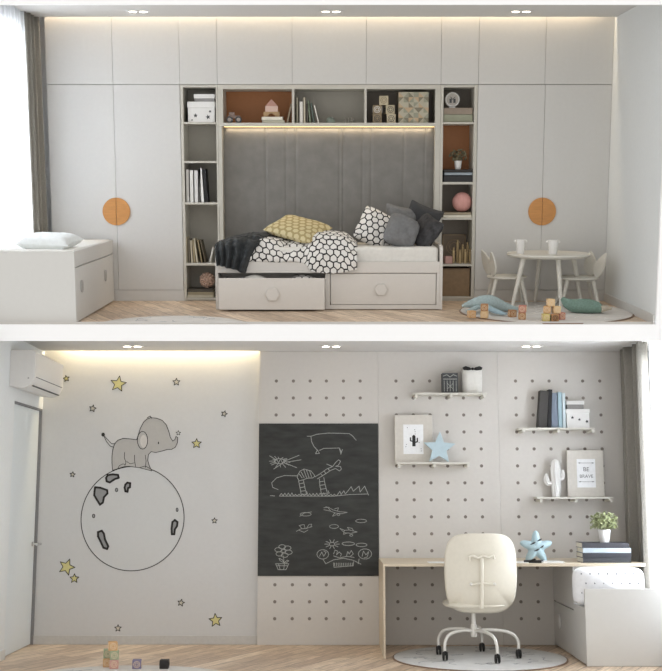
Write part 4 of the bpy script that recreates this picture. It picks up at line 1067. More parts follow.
el = [[(218, 310), (150, 308), (110, 320), (85, 345), (90, 368), (118, 380)],
      [(218, 305), (230, 285), (250, 275), (285, 285), (305, 310), (295, 320), (265, 322), (245, 330), (225, 335), (215, 318), (218, 305)],
      [(225, 300), (240, 320)], [(235, 290), (250, 318)], [(247, 275), (262, 318)], [(262, 280), (275, 318)], [(278, 285), (288, 315)],
      [(222, 335), (230, 375), (235, 405)], [(246, 330), (255, 375), (262, 400)], [(228, 350), (250, 345)], [(230, 370), (254, 365)], [(233, 388), (258, 385)],
      [(305, 315), (330, 300), (365, 275), (395, 262)], [(318, 325), (350, 305), (385, 282), (410, 272)], [(335, 300), (345, 310)], [(352, 285), (362, 300)], [(370, 272), (382, 285)],
      [(395, 262), (412, 240), (425, 228), (435, 235), (425, 255), (410, 262)], [(410, 272), (430, 285), (440, 275), (435, 262), (415, 262)], [(365, 250), (395, 262)],
      [(328, 325), (330, 360), (338, 400)], [(350, 318), (358, 360), (368, 395)], [(330, 340), (354, 336)], [(332, 358), (358, 354)], [(335, 378), (362, 374)], [(338, 400), (378, 398), (372, 385)], [(235, 405), (268, 402), (262, 388)]]
chalk('chalk_animal', A, el)
gr = [[(78, 410), (100, 412)], [(125, 412)] + [(125 + 9 * k, 412 - (8 + (k * 5) % 9 if k % 2 else 0)) for k in range(1, 33)] + [(420, 405), (432, 388), (438, 405), (452, 385), (460, 402), (490, 365), (500, 388), (530, 362), (535, 392), (558, 362), (578, 408)], [(125, 413), (400, 413), (480, 405), (572, 402)]]
chalk('chalk_grass', A, gr)
chalk('chalk_cloud', C, [ell(258, 98, 28, 9), [(228, 108), (250, 92), (288, 86)]], .005)
chalk('chalk_aeroplane', C, [[(350, 65), (375, 62), (395, 75), (430, 85), (470, 88), (440, 95), (410, 92), (385, 82), (350, 75)], [(385, 82), (370, 62), (360, 60)], [(405, 92), (395, 108), (415, 100)], [(420, 80), (425, 65), (405, 70)], ell(425, 100, 7, 5, 8)], .005)
chalk('chalk_cloud', C, [ell(540, 132, 28, 9)], .005)
chalk('chalk_cloud', C, [ell(402, 160, 23, 10)], .005)
chalk('chalk_bird', C, [[(210, 185), (235, 172), (262, 170), (290, 160)], [(240, 172), (225, 155), (250, 150), (255, 170)], [(262, 170), (275, 150), (288, 148), (285, 165)], [(225, 180), (250, 190), (270, 178)]], .005)
chalk('chalk_aeroplane', C, [[(432, 170), (455, 180), (480, 178), (520, 188), (490, 195), (455, 192), (432, 170)], [(455, 180), (450, 200), (475, 192)], [(480, 178), (470, 165), (495, 170), (500, 182)], ell(490, 205, 8, 5, 8)], .005)
fl = [ell(145 + 28 * math.cos(k * PI / 3 + .3), 285 + 22 * math.sin(k * PI / 3 + .3), 18, 11, 10) for k in range(6)] + [ell(145, 285, 10, 8, 10), [(145, 310), (148, 350)], [(148, 345), (128, 335), (122, 322), (140, 330), (148, 345)], [(148, 345), (165, 332), (172, 335), (160, 345), (148, 345)],
      [(105, 350), (172, 350), (158, 380), (118, 380), (105, 350)], [(112, 360), (166, 360)], [(120, 350), (128, 380)], [(150, 350), (146, 380)]]
chalk('chalk_flower', C, fl)
bs = [ell(392, 250, 14, 9, 12)] + [[(392 + 18 * math.cos(k * PI / 5), 250 + 12 * math.sin(k * PI / 5)), (392 + 38 * math.cos(k * PI / 5), 250 + 24 * math.sin(k * PI / 5))] for k in range(10)] + \
     [ell(475, 248, 32, 9), ell(542, 254, 28, 9), ell(345, 302, 30, 24), ell(560, 300, 34, 26), [(328, 312), (340, 290), (350, 312), (362, 292), (350, 285)], [(545, 312), (552, 285), (565, 305), (578, 288), (572, 315), (555, 320)], [(360, 350), (400, 330), (450, 322), (500, 332), (540, 352)],
      [(400, 345), (402, 368), (500, 360), (502, 338)]] + [[(405 + 9 * k, 346), (406 + 9 * k, 362)] for k in range(11)] + [[(400, 300), (408, 280), (420, 285), (415, 305), (428, 290), (440, 300), (435, 312)], [(465, 312), (472, 288), (480, 300), (490, 282), (500, 300), (486, 312)], [(400, 310), (430, 320), (470, 312), (505, 318)], [(530, 325), (525, 350)], [(345, 325), (360, 350)]]
chalk('chalk_garden', C, bs)

# ---- wall decals
YW = -.0008
def wp(q): return B.p(q[0], q[1], 0)
def decal_star(px, py, r, rot, lab, fill=True, w=.007):
    x, z = wp((px, py)); r /= 100; pts = star_pts(x, z, r, rot, .45)
    t = thing(B, 'star_decal', lab, 'wall decal', (x, 0, z - r), 'star decals on the wall')
    if fill: build(MB().prism(pts, -.0012, -.0004), 'star_fill', YEL if fill is True else mat('star_pale', (204, 198, 182), .8), parent=t)
    build(MB().line(pts, w, -.0013, closed=True), 'outline', INK, parent=t)
decal_star(118.3, 384, 8.2, .15, 'large yellow star decal above the elephant, near the ceiling')
decal_star(66.3, 378.6, 3.3, -.2, 'small yellow star decal beside the air conditioner')
decal_star(92.7, 408.5, 3.6, .2, 'small grey star decal left of the elephant\'s head height', fill='g')
decal_star(176.4, 382, 3.8, 0, 'small grey star decal high right of the large yellow star', fill='g')
decal_star(224.2, 413.8, 3.2, .3, 'small grey star decal at the right edge of the painted wall', fill='g')
decal_star(196.6, 443.6, 5.0, 0, 'medium yellow star decal right of the elephant\'s trunk')
decal_star(72.6, 474.5, 2.8, .1, 'tiny grey star decal left above the moon', fill='g')
decal_star(214.5, 520.7, 2.9, 0, 'tiny grey star decal right of the moon', fill='g')
decal_star(66.7, 567, 8.2, .35, 'large yellow star decal at lower left of the moon')
decal_star(74.4, 578.5, 4.6, 0, 'smaller star decal touching the large one at lower left')
decal_star(181, 602.8, 3.5, .2, 'small grey star decal at lower right below the moon', fill='g')
decal_star(215.6, 620.3, 6.6, -.1, 'medium yellow star decal low at the right of the painted wall')
decal_star(118, 628.2, 3.4, 0, 'small white star decal close to the baseboard', fill='g')
mc = wp((132.6, 518.3)); mr = .508
t = thing(B, 'moon_decal', 'large round moon decal with grey craters under the elephant', 'wall decal', (mc[0], 0, mc[1] - mr))
build(MB().prism([(mc[0] + mr * math.cos(k * PI / 48), mc[1] + mr * math.sin(k * PI / 48)) for k in range(96)], -.0012, -.0004), 'disc', mat('moon_grey', (204, 205, 204), .8, var=.01), parent=t)
build(MB().line([(mc[0] + mr * math.cos(k * PI / 48), mc[1] + mr * math.sin(k * PI / 48)) for k in range(96)], .008, -.0013, closed=True), 'outline', INK, parent=t)
E = lambda q: wp((75 + q[0] / 3.725, 400 + q[1] / 3.725))
CR = mat('crater_grey', (146, 146, 146), .8)
for poly in ([(116, 290), (122, 280), (140, 277), (160, 279), (163, 290), (150, 294), (140, 300), (130, 307), (118, 303)],
             [(75, 325), (95, 327), (120, 336), (121, 348), (108, 362), (104, 382), (93, 390), (82, 372), (72, 355), (73, 340)],
             [(188, 315), (195, 308), (206, 310), (205, 325), (198, 328), (196, 342), (188, 340), (185, 326)],
             ell(155, 335, 5, 7, 8)[:-1], ell(69.5, 432, 5, 7, 8)[:-1], ell(380.5, 409, 4, 7, 8)[:-1],
             [(86, 492), (100, 487), (108, 498), (112, 520), (124, 545), (120, 555), (106, 550), (96, 528), (86, 508)],
             [(363, 455), (372, 447), (382, 455), (380, 470), (372, 482), (370, 500), (361, 500), (360, 480)]):
    pts = [E(q) for q in poly]; big = len(poly) > 8 or True
    o = build(MB().prism(pts, -.0020, -.0013), 'crater', CR, parent=t)
    build(MB().line(pts, .020 if len(poly) > 7 and poly[0][0] not in (160,) and abs(pts[0][0] - pts[4][0]) + abs(pts[0][1] - pts[4][1]) > .05 else .006, -.0021, closed=True), 'crater_outline', INK, parent=o)
t = thing(B, 'elephant_decal', 'grey baby elephant decal standing on the moon', 'wall decal', (*E((200, 255))[:1], 0, E((200, 255))[1]))
out = [(140, 262), (138, 235), (138, 210), (141, 185), (148, 163), (160, 150), (180, 143), (205, 145), (230, 148), (236, 130), (244, 105), (256, 82), (268, 71), (282, 66), (305, 68), (325, 76), (340, 92), (349, 115), (355, 138), (364, 153), (372, 148), (376, 136), (383, 140), (382, 158), (374, 176), (360, 184), (345, 184), (325, 190), (300, 196), (284, 192), (274, 203), (271, 225), (277, 245), (286, 264), (262, 258), (240, 252), (222, 250), (200, 247), (180, 249), (160, 256)]
EG = mat('elephant_grey', (182, 180, 176), .8, var=.02); EP = mat('ear_pale', (206, 202, 196), .8)
build(MB().prism([E(q) for q in out], -.0030, -.0022), 'body', EG, parent=t)
build(MB().line([E(q) for q in out], .006, -.0031, closed=True)
      .line([E(q) for q in [(185, 195), (184, 215), (190, 232), (186, 246)]], .005, -.0031).line([E(q) for q in [(222, 205), (222, 225), (226, 248)]], .005, -.0031)
      .line([E(q) for q in [(262, 205), (265, 228), (262, 252)]], .005, -.0031).line([E(q) for q in [(192, 228), (205, 238), (222, 234)]], .004, -.0031)
      .line([E(q) for q in [(145, 176), (132, 172), (118, 156), (108, 136)]], .006, -.0031).line([E(q) for q in [(150, 163), (136, 163), (124, 150), (110, 134)]], .005, -.0031)
      .line([E(q) for q in [(160, 256), (165, 245), (178, 238), (188, 240)]], .005, -.0031).line([E(q) for q in [(240, 252), (262, 246), (284, 258)]], .005, -.0031)
      .line([E(q) for q in [(270, 66), (280, 60), (286, 68)]], .007, -.0031), 'outline', INK, parent=t)
build(MB().prism([E(q) for q in ell(105, 129, 7, 8, 7)[:-1]], -.0032, -.0022), 'tail_tuft', INK, parent=t)
e_ = build(MB().prism([E(q) for q in ell(252, 150, 19, 33, 20)[:-1]], -.0037, -.0031), 'ear', EG, parent=t)
build(MB().line([E(q) for q in ell(252, 150, 19, 33, 20)[:-1]], .006, -.0039, closed=True), 'ear_outline', INK, parent=e_)
build(MB().prism([E(q) for q in ell(256, 154, 13, 24, 20)[:-1]], -.0041, -.0037), 'inner_ear', EP, parent=e_)
build(MB().prism([E(q) for q in ell(311, 160, 2.2, 5, 8)[:-1]], -.0036, -.003), 'eye', INK, parent=t)
build(MB().line([E(q) for q in [(star[0], star[1]) for star in [(385 + 9 * (1 if k % 2 == 0 else .45) * math.sin(PI * k / 5), 123 - 9 * (1 if k % 2 == 0 else .45) * math.cos(PI * k / 5)) for k in range(10)]]], .005, -.0031, closed=True), 'trunk_star', INK, parent=t)

# ---- pegboard shelves
def pegshelf(px0, px1, py, pegs, lab):
    """shelf resting on pegs that stick out of the board"""
    ysf = yp - .19; zt = B.p(331, py, ysf)[1]
    x0, x1 = B.p(px0, py, ysf)[0], B.p(px1, py, ysf)[0]
    t = thing(B, 'wall_shelf', lab, 'shelf', ((x0 + x1) / 2, yp - .1, zt - .02), 'white peg shelves')
    build(MB().box(x0, x1, ysf, yp - .001, zt - .018, zt), 'board', PWHITE, parent=t, bevel=.002)
    for q in pegs:
        x = B.p(q, py, ysf - .02)[0]
        build(MB().tube([(x, yp - .0005, zt - .034), (x, ysf - .03, zt - .034)], .0155, 16), 'peg', PWHITE, parent=t, smooth=True)
    return t, zt, ysf
_, zA, yA = pegshelf(413, 487, 392.6, (416.5, 451, 484.5), 'upper white peg shelf left of the desk, holding the white basket')
_, zBs, yBs = pegshelf(396.5, 469.5, 462.2, (399.5, 434.5, 468), 'lower white peg shelf left of the desk, holding the cactus picture')
_, zC, yC = pegshelf(519, 595, 427.6, (523.5, 558.5, 593), 'upper white peg shelf on the right, holding books')
_, zDs, yD = pegshelf(537, 613.5, 497, (541, 576, 611), 'lower white peg shelf on the right, holding the white cactus')
ym = yp - .12
# shelf A: black printed block box, basket
t = thing(B, 'printed_box', 'small black box with white pattern on the upper left shelf', 'box', (*B.p(450, 392, ym)[:1], ym, zA))
x0, x1 = B.p(442.3, 382, ym)[0], B.p(458, 382, ym)[0]; zt = B.p(331, 373, ym)[1]
build(MB().box(x0, x1, ym, ym + .1, zA, zt), 'body', DGREY, parent=t, bevel=.002)
mb = MB(); f_ = lambda a, b: (x0 + (x1 - x0) * a, zA + (zt - zA) * b)
for k in range(5): mb.line([f_(.12 + .19 * k, .1), f_(.12 + .19 * k, .62)], .006, ym - .0003)
mb.line([f_(.08, .7), f_(.92, .7)], .008, ym - .0003).line([f_(.08, .85), f_(.3, .92), f_(.5, .8), f_(.7, .92), f_(.92, .85)], .007, ym - .0003).line([f_(.3, .2), f_(.7, .5)], .005, ym - .0003).line([f_(.3, .5), f_(.7, .2)], .005, ym - .0003)
build(mb, 'white_pattern', CHALK, parent=t)
t = thing(B, 'fabric_basket', 'white fabric basket with black bow on the upper left shelf', 'basket', (*B.p(472.5, 392, ym)[:1], ym, zA))
x0, x1 = B.p(462.3, 380, ym)[0], B.p(483, 380, ym)[0]; zt = B.p(331, 369.5, ym)[1]; xm = (x0 + x1) / 2
def fb(u, v):
    a = u * 2 * PI; k = 1 + .05 * math.sin(v * PI) ; q = 1 / max(abs(math.cos(a)), abs(math.sin(a)), .78)
    wv = .004 * math.sin(a * 8)
    return Vector((xm + ((x1 - x0) / 2 * (.93 + .07 * v) + wv) * math.cos(a) * min(q, 1.12) * k / 1.08, ym + .06 + .055 * math.sin(a) * min(q, 1.12) * k, zA + .001 + (zt - zA) * v))
mb = MB().grid(fb, 48, 12)
build(mb, 'basket_body', SHEET, parent=t, smooth=True, solid=.004)
build(MB().box(x0 + .02, x1 - .02, ym + .02, ym + .1, zA + .001, zA + .004), 'basket_base', SHEET, parent=t)
for s in (-1, 1):
    build(MB().prism([(xm, zt), (xm + s * .03, zt + .022), (xm + s * .07, zt + .034), (xm + s * .1, zt + .018), (xm + s * .088, zt - .006), (xm + s * .04, zt - .01)], ym - .012, ym - .004), 'bow_loop', BLACK, parent=t, bevel=.002)
build(MB().sphere((xm, ym - .01, zt + .006), (.014, .01, .014), 12), 'bow_knot', BLACK, parent=t, smooth=True)
# shelf B: picture with cactus, blue star
def frame(R, px0, px1, py0, zf, y, lab, iw, m=PWHITE, rot=0):
    x0, x1 = R.p(px0, py0 + 25, y)[0], R.p(px1, py0 + 25, y)[0]; zt = R.p(331, py0, y)[1]
    t = thing(R, 'picture_frame', lab, 'picture', ((x0 + x1) / 2, y, zf))
    build(MB().box(x0, x1, y, y + .018, zf, zt), 'frame', m, parent=t, bevel=.004)
    a, b, c, d = iw; X0, X1 = R.p(a, c, y)[0], R.p(b, c, y)[0]; Z0, Z1 = R.p(331, d, y)[1], R.p(331, c, y)[1]
    p = build(MB().box(X0, X1, y - .0012, y - .0002, Z0, Z1), 'print', mat('print_white', (236, 237, 238), .8), parent=t)
    return t, p, X0, X1, Z0, Z1
FR = mat('frame_offwhite', (208, 203, 194), .55)
yfm = yp - .07
t, p, X0, X1, Z0, Z1 = frame(B, 394.8, 432.5, 415, zBs, yfm, 'square off-white picture with black cactus print, lower left shelf', (403.2, 423.2, 424.5, 454), FR)
xm, z0 = (X0 + X1) / 2 + .005, Z0 + .075
build(MB().prism([(xm - .016, z0), (xm + .016, z0), (xm + .016, z0 + .1), (xm, z0 + .115), (xm - .016, z0 + .1)], yfm - .0028, yfm - .0014)
      .line([(xm - .016, z0 + .05), (xm - .034, z0 + .055), (xm - .034, z0 + .085)], .012, yfm - .0015).line([(xm + .016, z0 + .04), (xm + .034, z0 + .045), (xm + .034, z0 + .08)], .012, yfm - .0015), 'cactus_motif', BLACK, parent=p)
mb = MB(); rnd = random.Random(2)
for k in range(12):
    a = X0 + .015 + (X1 - X0 - .03) * rnd.random(); b = Z0 + .02 + (Z1 - Z0 - .04) * ((k + .5) / 12)
    if abs(a - xm) > .045 or b > z0 + .12 or b < z0: mb.box(a - .0035, a + .0035, yfm - .0026, yfm - .0014, b - .0035, b + .0035)
build(mb, 'dot_motif', BLACK, parent=p)
yst = yp - .13; xs_, zs_ = B.p(439.5, 447.8, yst); rs = .165; pts = star_pts(xs_, zs_, rs, .04, .44)
dz_ = zBs - min(q[1] for q in pts); pts = [(a, b + dz_) for a, b in pts]
build(MB().prism(pts, yst, yst + .02), 'star_ornament', LBLUE, B, label='light blue wooden star leaning beside the cactus picture', cat='ornament', bevel=.002)
# shelf C: books and boxes
G = 'books on the upper right shelf'
book(B, 537, 545.8, 391, zC, ym, (70, 68, 66), 'dark charcoal binder leaning right, upper right shelf', lean=.09, grp=G, depth=.11)
book(B, 546.6, 550, 389.5, zC, ym - .004, (34, 34, 36), 'black binder next to the blue-grey book, upper right shelf', lean=.06, grp=G, depth=.11)
book(B, 550.8, 557.2, 393, zC, ym, (122, 132, 148), 'slate blue upright book, upper right shelf', grp=G, depth=.11)
book(B, 557.6, 561.6, 392.2, zC, ym, (160, 186, 196), 'light blue upright book, upper right shelf', grp=G, depth=.11)
book(B, 562, 565, 393, zC, ym, (206, 220, 224), 'very pale blue thin book, upper right shelf', grp=G, depth=.11)
t = lidbox(B, 566, 590, 409, 413, 426.8, ym, zC, 'white lidded box with grey stars on the upper right shelf', [(572.5, 417.5, .018), (579.5, 419.5, .016), (587, 421.5, .018)], dp=.115)
zz = B.p(331, 409, ym)[1] + .0005
lidbox(B, 566.3, 584.3, 401, 404.4, 408.6, ym + .02, zz, 'small white lidded box stacked on the star-printed box, lower room', bodym=mat('box_grey', (150, 148, 146), .7), dp=.09)
# shelf D: white cactus and BE BRAVE picture
xc = B.p(556.5, 478, ym)[0]; zt = B.p(331, 459, ym)[1]; Hc = zt - zDs
t = thing(B, 'cactus_figure', 'white ceramic cactus with two arms on the lower right shelf', 'ornament', (xc, ym + .04, zDs))
def ribbed(pts, rs, nm, ridges=7):
    P = [Vector(q) for q in pts]; Q = [spline(P, k / 20) for k in range(21)]; rr = [spline([Vector((r_, 0, 0)) for r_ in rs], k / 20).x for k in range(21)]
    mb = MB().tube(Q, rr, 42)
    for i in range(21):
        for j in range(42): v = mb.v[i * 42 + j]; v[:] = Q[i] + (v - Q[i]) * (1 + .10 * math.cos(j * 2 * PI / 42 * ridges))
    build(mb, nm, POTW, parent=t, smooth=True)
yc = ym + .04
ribbed([(xc, yc, zDs + .001), (xc, yc, zDs + Hc * .3), (xc, yc, zDs + Hc * .7), (xc, yc, zDs + Hc * .93), (xc, yc, zDs + Hc)], [.035, .043, .047, .036, .008], 'stem')
ribbed([(xc - .03, yc, zDs + Hc * .36), (xc - .075, yc, zDs + Hc * .36), (xc - .092, yc, zDs + Hc * .46), (xc - .09, yc, zDs + Hc * .62)], [.018, .022, .025, .008], 'arm')
ribbed([(xc + .03, yc, zDs + Hc * .46), (xc + .06, yc, zDs + Hc * .48), (xc + .072, yc, zDs + Hc * .58), (xc + .07, yc, zDs + Hc * .72)], [.016, .019, .02, .008], 'arm')
t, p, X0, X1, Z0, Z1 = frame(B, 567.3, 604, 450.3, zDs, yfm, 'off-white picture with lettering between two arrows, lower right shelf', (576.5, 595, 459, 487.5), FR)
def text(s, x, z, size, par, y):
    c = bpy.data.curves.new('lettering', 'FONT'); c.body = s; c.size = size; c.align_x = 'CENTER'; c.extrude = .0006; c.offset = -.0004
    o = bpy.data.objects.new('lettering', c); COL.objects.link(o); c.materials.append(BLACK); o.parent = par
    b = BASE[par.name]; ml = Matrix.Translation(Vector((x, y, z)) - b) @ Matrix.Rotation(PI / 2, 4, 'X'); o.matrix_local = ml
    bpy.context.view_layer.update(); me = bpy.data.meshes.new_from_object(o.evaluated_get(bpy.context.evaluated_depsgraph_get()))
    bpy.data.objects.remove(o); o = bpy.data.objects.new('lettering', me); COL.objects.link(o); o.parent = par; o.matrix_local = ml
    if not me.materials: me.materials.append(BLACK)
    return o
xm = (X0 + X1) / 2; hh = Z1 - Z0
text('BE', xm, Z0 + hh * .57, .058, p, yfm - .0022); text('BRAVE', xm, Z0 + hh * .34, .046, p, yfm - .0022)
mb = MB()
for zz, s in ((Z0 + hh * .86, 1), (Z0 + hh * .20, -1)):
    mb.line([(X0 + .018, zz), (X1 - .018, zz)], .003, yfm - .0014)
    for e in (-1, 1):
        xx = xm + e * (X1 - X0) * .38; mb.prism([(xx - .012, zz - .005), (xx + .012, zz), (xx - .012, zz + .005)] if e > 0 else [(xx + .012, zz - .005), (xx - .012, zz), (xx + .012, zz + .005)], yfm - .003, yfm - .0016)
build(mb, 'arrow_motif', BLACK, parent=p)

# ---- desk
yk = -.98
zk = B.p(331, 563.6, yk)[1]; th_ = .026
dx0 = B.p(383.4, 610, yk)[0]; dx1 = B.p(647, 567, yk)[0]
t = thing(B, 'desk', 'long pale oak desk top with one slab side along the pegboard', 'desk', ((dx0 + dx1) / 2, yk / 2, 0))
pts = [(dx0, yk), (dx1 - .05, yk), (dx1 - .015, yk + .015), (dx1, yk + .05), (dx1, yp - .003), (dx0, yp - .003)]; n = len(pts); mb = MB()
mb.add([(x, y, zk - th_) for x, y in pts] + [(x, y, zk) for x, y in pts], [tuple(range(n - 1, -1, -1)), tuple(range(n, 2 * n))] + [(i, (i + 1) % n, (i + 1) % n + n, i + n) for i in range(n)])
build(mb, 'desktop', OAK, parent=t, bevel=.002)
build(MB().box(dx0, dx0 + .018, yk + .002, yp - .003, .001, zk - th_), 'side_panel', OAK, parent=t, bevel=.002)
# drawer pedestal under the desk
px_ = B.p(553, 610)[0]
t = thing(B, 'drawer_unit', 'white drawer unit standing under the right end of the desk', 'drawer unit', (px_ + .25, -.6, 0))
zl = B.p(331, 600, 0)[1]
build(MB().box(px_ + .02, px_ + .42, -.95, yp - .003, .001, zk - th_ - .002), 'body', WHITE, parent=t)
d = build(MB().box(px_, px_ + .02, -.95, yp - .003, .012, zl - .006), 'drawer', WHITE, parent=t, bevel=.002)
for yy in (-.32,):
    mb = MB(); mb.sphere((px_ - .006, yy, .25), (.02, .06, .07), 18); build(mb, 'knob', WHITE, parent=d, smooth=True)
build(MB().box(px_, px_ + .02, -.95, yp - .003, zl + .006, zk - th_ - .004), 'door', WHITE, parent=t, bevel=.002)
# bench at the right window
yB2 = -1.42; xin2 = B.p(586, 630, yB2)[0]; zb2 = B.p(331, 589, yB2)[1]
t = thing(B, 'storage_bench', 'white storage bench with a plain grey end by the right window', 'bench', (xin2 + .35, -1.2, 0))
build(MB().box(xin2, xin2 + .78, yB2, yB2 + .03, .001, zb2), 'end_panel', PANELG, parent=t, bevel=.002)
build(MB().box(xin2 + .02, xin2 + .76, yB2 + .03, -.955, .02, .48), 'body', WHITE, parent=t)
build(MB().box(xin2, xin2 + .02, yB2 + .03, -.955, .012, .48), 'drawer', WHITE, parent=t, bevel=.002)
DOT = hexmat('white_dotted_fabric', .07, (235, 236, 238), (235, 236, 238), .9)
xm = (B.p(578, 577, -1.37)[0] + B.p(647, 577, -1.37)[0]) / 2
zt = zk - th_ + .012; zc0 = .482
mb = MB(); wd_ = .31
def cush(u, v):
    a = u * 2 * PI; c_, s_ = math.cos(a), math.sin(a); e = .35
    sx = math.copysign(abs(c_) ** e, c_); sz = math.copysign(abs(s_) ** e, s_); k = max(0, math.sin(PI * v)) ** .3 if 0 < v < 1 else 0
    q = Vector((xm + wd_ * sx * k, -1.37 + .32 * v, (zt + zc0) / 2 + (zt - zc0) / 2 * sz * k))
    q.z += .0; return q
mb.grid(cush, 64, 20)
t = thing(B, 'seat_cushion', 'thick white dotted cushion on the right bench under the desk end', 'cushion', (xm, -1.2, zc0))
build(mb, 'cover', mat('white_cushion', (236, 237, 240), .9, bump=.4, bscale=22), parent=t, smooth=True)
mb = MB(); rnd = random.Random(9)
for i in range(7):
    for j in range(3):
        x = xm - wd_ * .85 + wd_ * 1.7 * (i + .5 * (j % 2)) / 7; z = zt - .05 - .08 * j
        mb.sphere((x, -1.368 + .012, z), (.006, .014, .007), 8)
build(mb, 'dot_print', mat('dot_grey', (120, 122, 130), .8), parent=t)

# ---- things on the desk
zk_ = zk + .0004
G = 'books stacked on the desk'
ybk = -.85
zb = zk_
zb_l = [((577.5, 631, 555.6, 560.6), (58, 60, 66), 'dark spiral notebook, lowest of the desk stack'),
        ((577, 631.5, 550.6, 555.4), (46, 48, 54), 'dark patterned notebook, second lowest of the desk stack'),
        ((577.5, 631, 545.6, 550.4), (176, 188, 196), 'pale blue-grey book in the upper middle of the desk stack'),
        ((576.5, 629, 540, 545.2), (52, 52, 58), 'dark charcoal book topping the desk stack')]
for (a, b, c, d_), col, lab in zb_l:
    zb = flatbook(B, a + 5.5, b, c, d_, zb, ybk, ybk + .26, col, lab, G, sp=1) + .0003
ztop = zb
plant(B, 604, ztop, ybk + .12, .058, .115, .125, .16, 260, 'bushy green plant in a white pot on the desk books', 11, mat('olive_leaf', (156, 162, 122), .6, var=.35, scale=60), .022)
# blue star plush with black marks
yy = -.7
def starplush():
    xs_, zs_ = B.p(536, 548, yy); mb = MB(); R_ = .155; N_ = 60
    def g_(sg):
        def f(u, v):
            a = u * 2 * PI; w5 = (1 + math.cos(5 * a)) / 2; rr = R_ * (.5 + .5 * w5 ** 1.3) * v
            return Vector((xs_ + rr * math.sin(a), yy - sg * .05 * math.sqrt(max(0, 1 - v ** 2.2)), zs_ + rr * math.cos(a)))
        return f
    mb.grid(g_(1), N_, 10); mb.grid(g_(-1), N_, 10); return mb, xs_, zs_
mb, xs_, zs_ = starplush(); lowest = min(v.z for v in mb.v); dzz = zk_ - lowest
for v in mb.v: v.z += dzz
t = thing(B, 'star_cushion', 'light blue star-shaped toy leaning on the desk by the chair', 'toy', (xs_, yy, zk_))
build(mb, 'star_body', mat('blue_fabric', (176, 200, 208), .9, bump=.3), parent=t, smooth=True)
for ox, oz, l_ in ((-.03, .03, .03), (.03, .06, .025), (.005, -.03, .03), (.05, 0, .02)):
    build(MB().tube([(xs_ + ox - l_, yy - .052, zs_ + dzz + oz), (xs_ + ox, yy - .058, zs_ + dzz + oz + .012), (xs_ + ox + l_ * .6, yy - .053, zs_ + dzz + oz + .022)], [.003, .009, .003], 8), 'dark_patch', DGREY, parent=t, smooth=True)
def paper(px0, px1, y0, y1, lab, h=.006, m=None, name='paper_sheet'):
    x0, x1 = B.p(px0, 560, (y0 + y1) / 2)[0], B.p(px1, 560, (y0 + y1) / 2)[0]
    return build(MB().box(x0, x1, y0, y1, zk_, zk_ + h), name, m or POTW, B, label=lab, cat='paper' if name == 'paper_sheet' else 'notebook', bevel=.001)
paper(540, 562, -.94, -.74, 'white open notebook lying right of the star toy', .014, name='notebook')
paper(514, 527, -.94, -.76, 'white sheets behind the chair back, right part of the desk', .008)
paper(428, 452, -.94, -.72, 'white sheets lying left of the chair on the desk', .004)
x, _z = B.p(533, 560, -.9)
mb = MB().tube([(x - .08, -.9, zk_ + .014), (x - .03, -.89, zk_ + .014), (x + .03, -.91, zk_ + .014), (x + .09, -.89, zk_ + .014)], .013, 8).tube([(x - .02, -.9, zk_ + .018), (x + .02, -.92, zk_ + .035)], .01, 8)
build(mb, 'sunglasses_cord', BLACK, B, label='small black object lying in front of the star toy', cat='desk item', smooth=True)

# ---- swivel chair
cyf = -1.0
xh = B.p(473.8, 632, cyf)[0]; zh = B.p(331, 631, cyf)[1]
t = thing(B, 'desk_chair', 'cream swivel chair with white five-star base seen from behind', 'chair', (xh, cyf, .013))
zfl = .0135
cast = [(438.6, 652, .0), (445, 660, 0), (481.8, 648, 0), (497.3, 664, 0), (518.5, 657, 0)]
ends = []
for px, py, _ in cast:
    gx, gy = B.g(px, py); gy = cyf + (gy + .82) * .72; gx = B.p(px, py - 4, gy)[0]; ends.append((gx, gy))
for gx, gy in ends:
    h0 = Vector((xh, cyf, zh)); e = Vector((gx, gy, .085)); d = e - h0; d.z = 0
    P = [h0 + Vector((0, 0, 0)), h0 + d * .35 + Vector((0, 0, .012)), h0 + d * .7 + Vector((0, 0, .0)), h0 + d * .9 - Vector((0, 0, .03)), Vector((gx, gy, zh - .09)), e]
    P[4].z = max(P[4].z, .13)
    Q = [spline(P, k / 20) for k in range(21)]
    lg = build(MB().tube(Q, [.014] * 21, 10), 'base_leg', METW, parent=t, smooth=True)
    cs = MB()
    for s in (-1, 1): cs.lathe((gx + s * .014 - .009, gy - .01, zfl + .038), [(.030, 0), (.038, .004), (.038, .014), (.030, .018)], 24, M=roty(PI / 2))
    cs.box(gx - .008, gx + .008, gy - .03, gy + .01, zfl + .045, .095)
    build(cs, 'caster', BLACK, parent=lg, smooth=True)
zseat = B.p(331, 604, cyf)[1]
build(MB().lathe((xh, cyf, zh - .05), [(.024, 0), (.028, .01), (.028, .1), (.024, .11)], 20), 'hub', METW, parent=t, smooth=True)
build(MB().lathe((xh, cyf, zh + .04), [(.02, 0), (.02, .11), (.013, .112), (.013, zseat - .03 - zh - .04)], 20), 'gas_post', METW, parent=t, smooth=True)
# seat: rounded pad
sx0 = B.p(443.5, 606, cyf)[0]; sx1 = B.p(507, 606, cyf)[0]; sm = (sx0 + sx1) / 2; sw = (sx1 - sx0) / 2
prof = []
mb = MB()
def seatf(u, v):
    a = u * 2 * PI; e = .62; c_, s_ = math.cos(a), math.sin(a)
    th = PI * v; rr = math.sin(min(max(th, .02), PI - .02)) ** .35
    return Vector((sm + sw * rr * math.copysign(abs(c_) ** e, c_), cyf + .05 + .27 * rr * math.copysign(abs(s_) ** e, s_), zseat - .0 - .035 * math.cos(th)))
mb.grid(lambda u, v: seatf(u, v), 48, 12)
build(mb, 'seat', CREAM, parent=t, smooth=True)
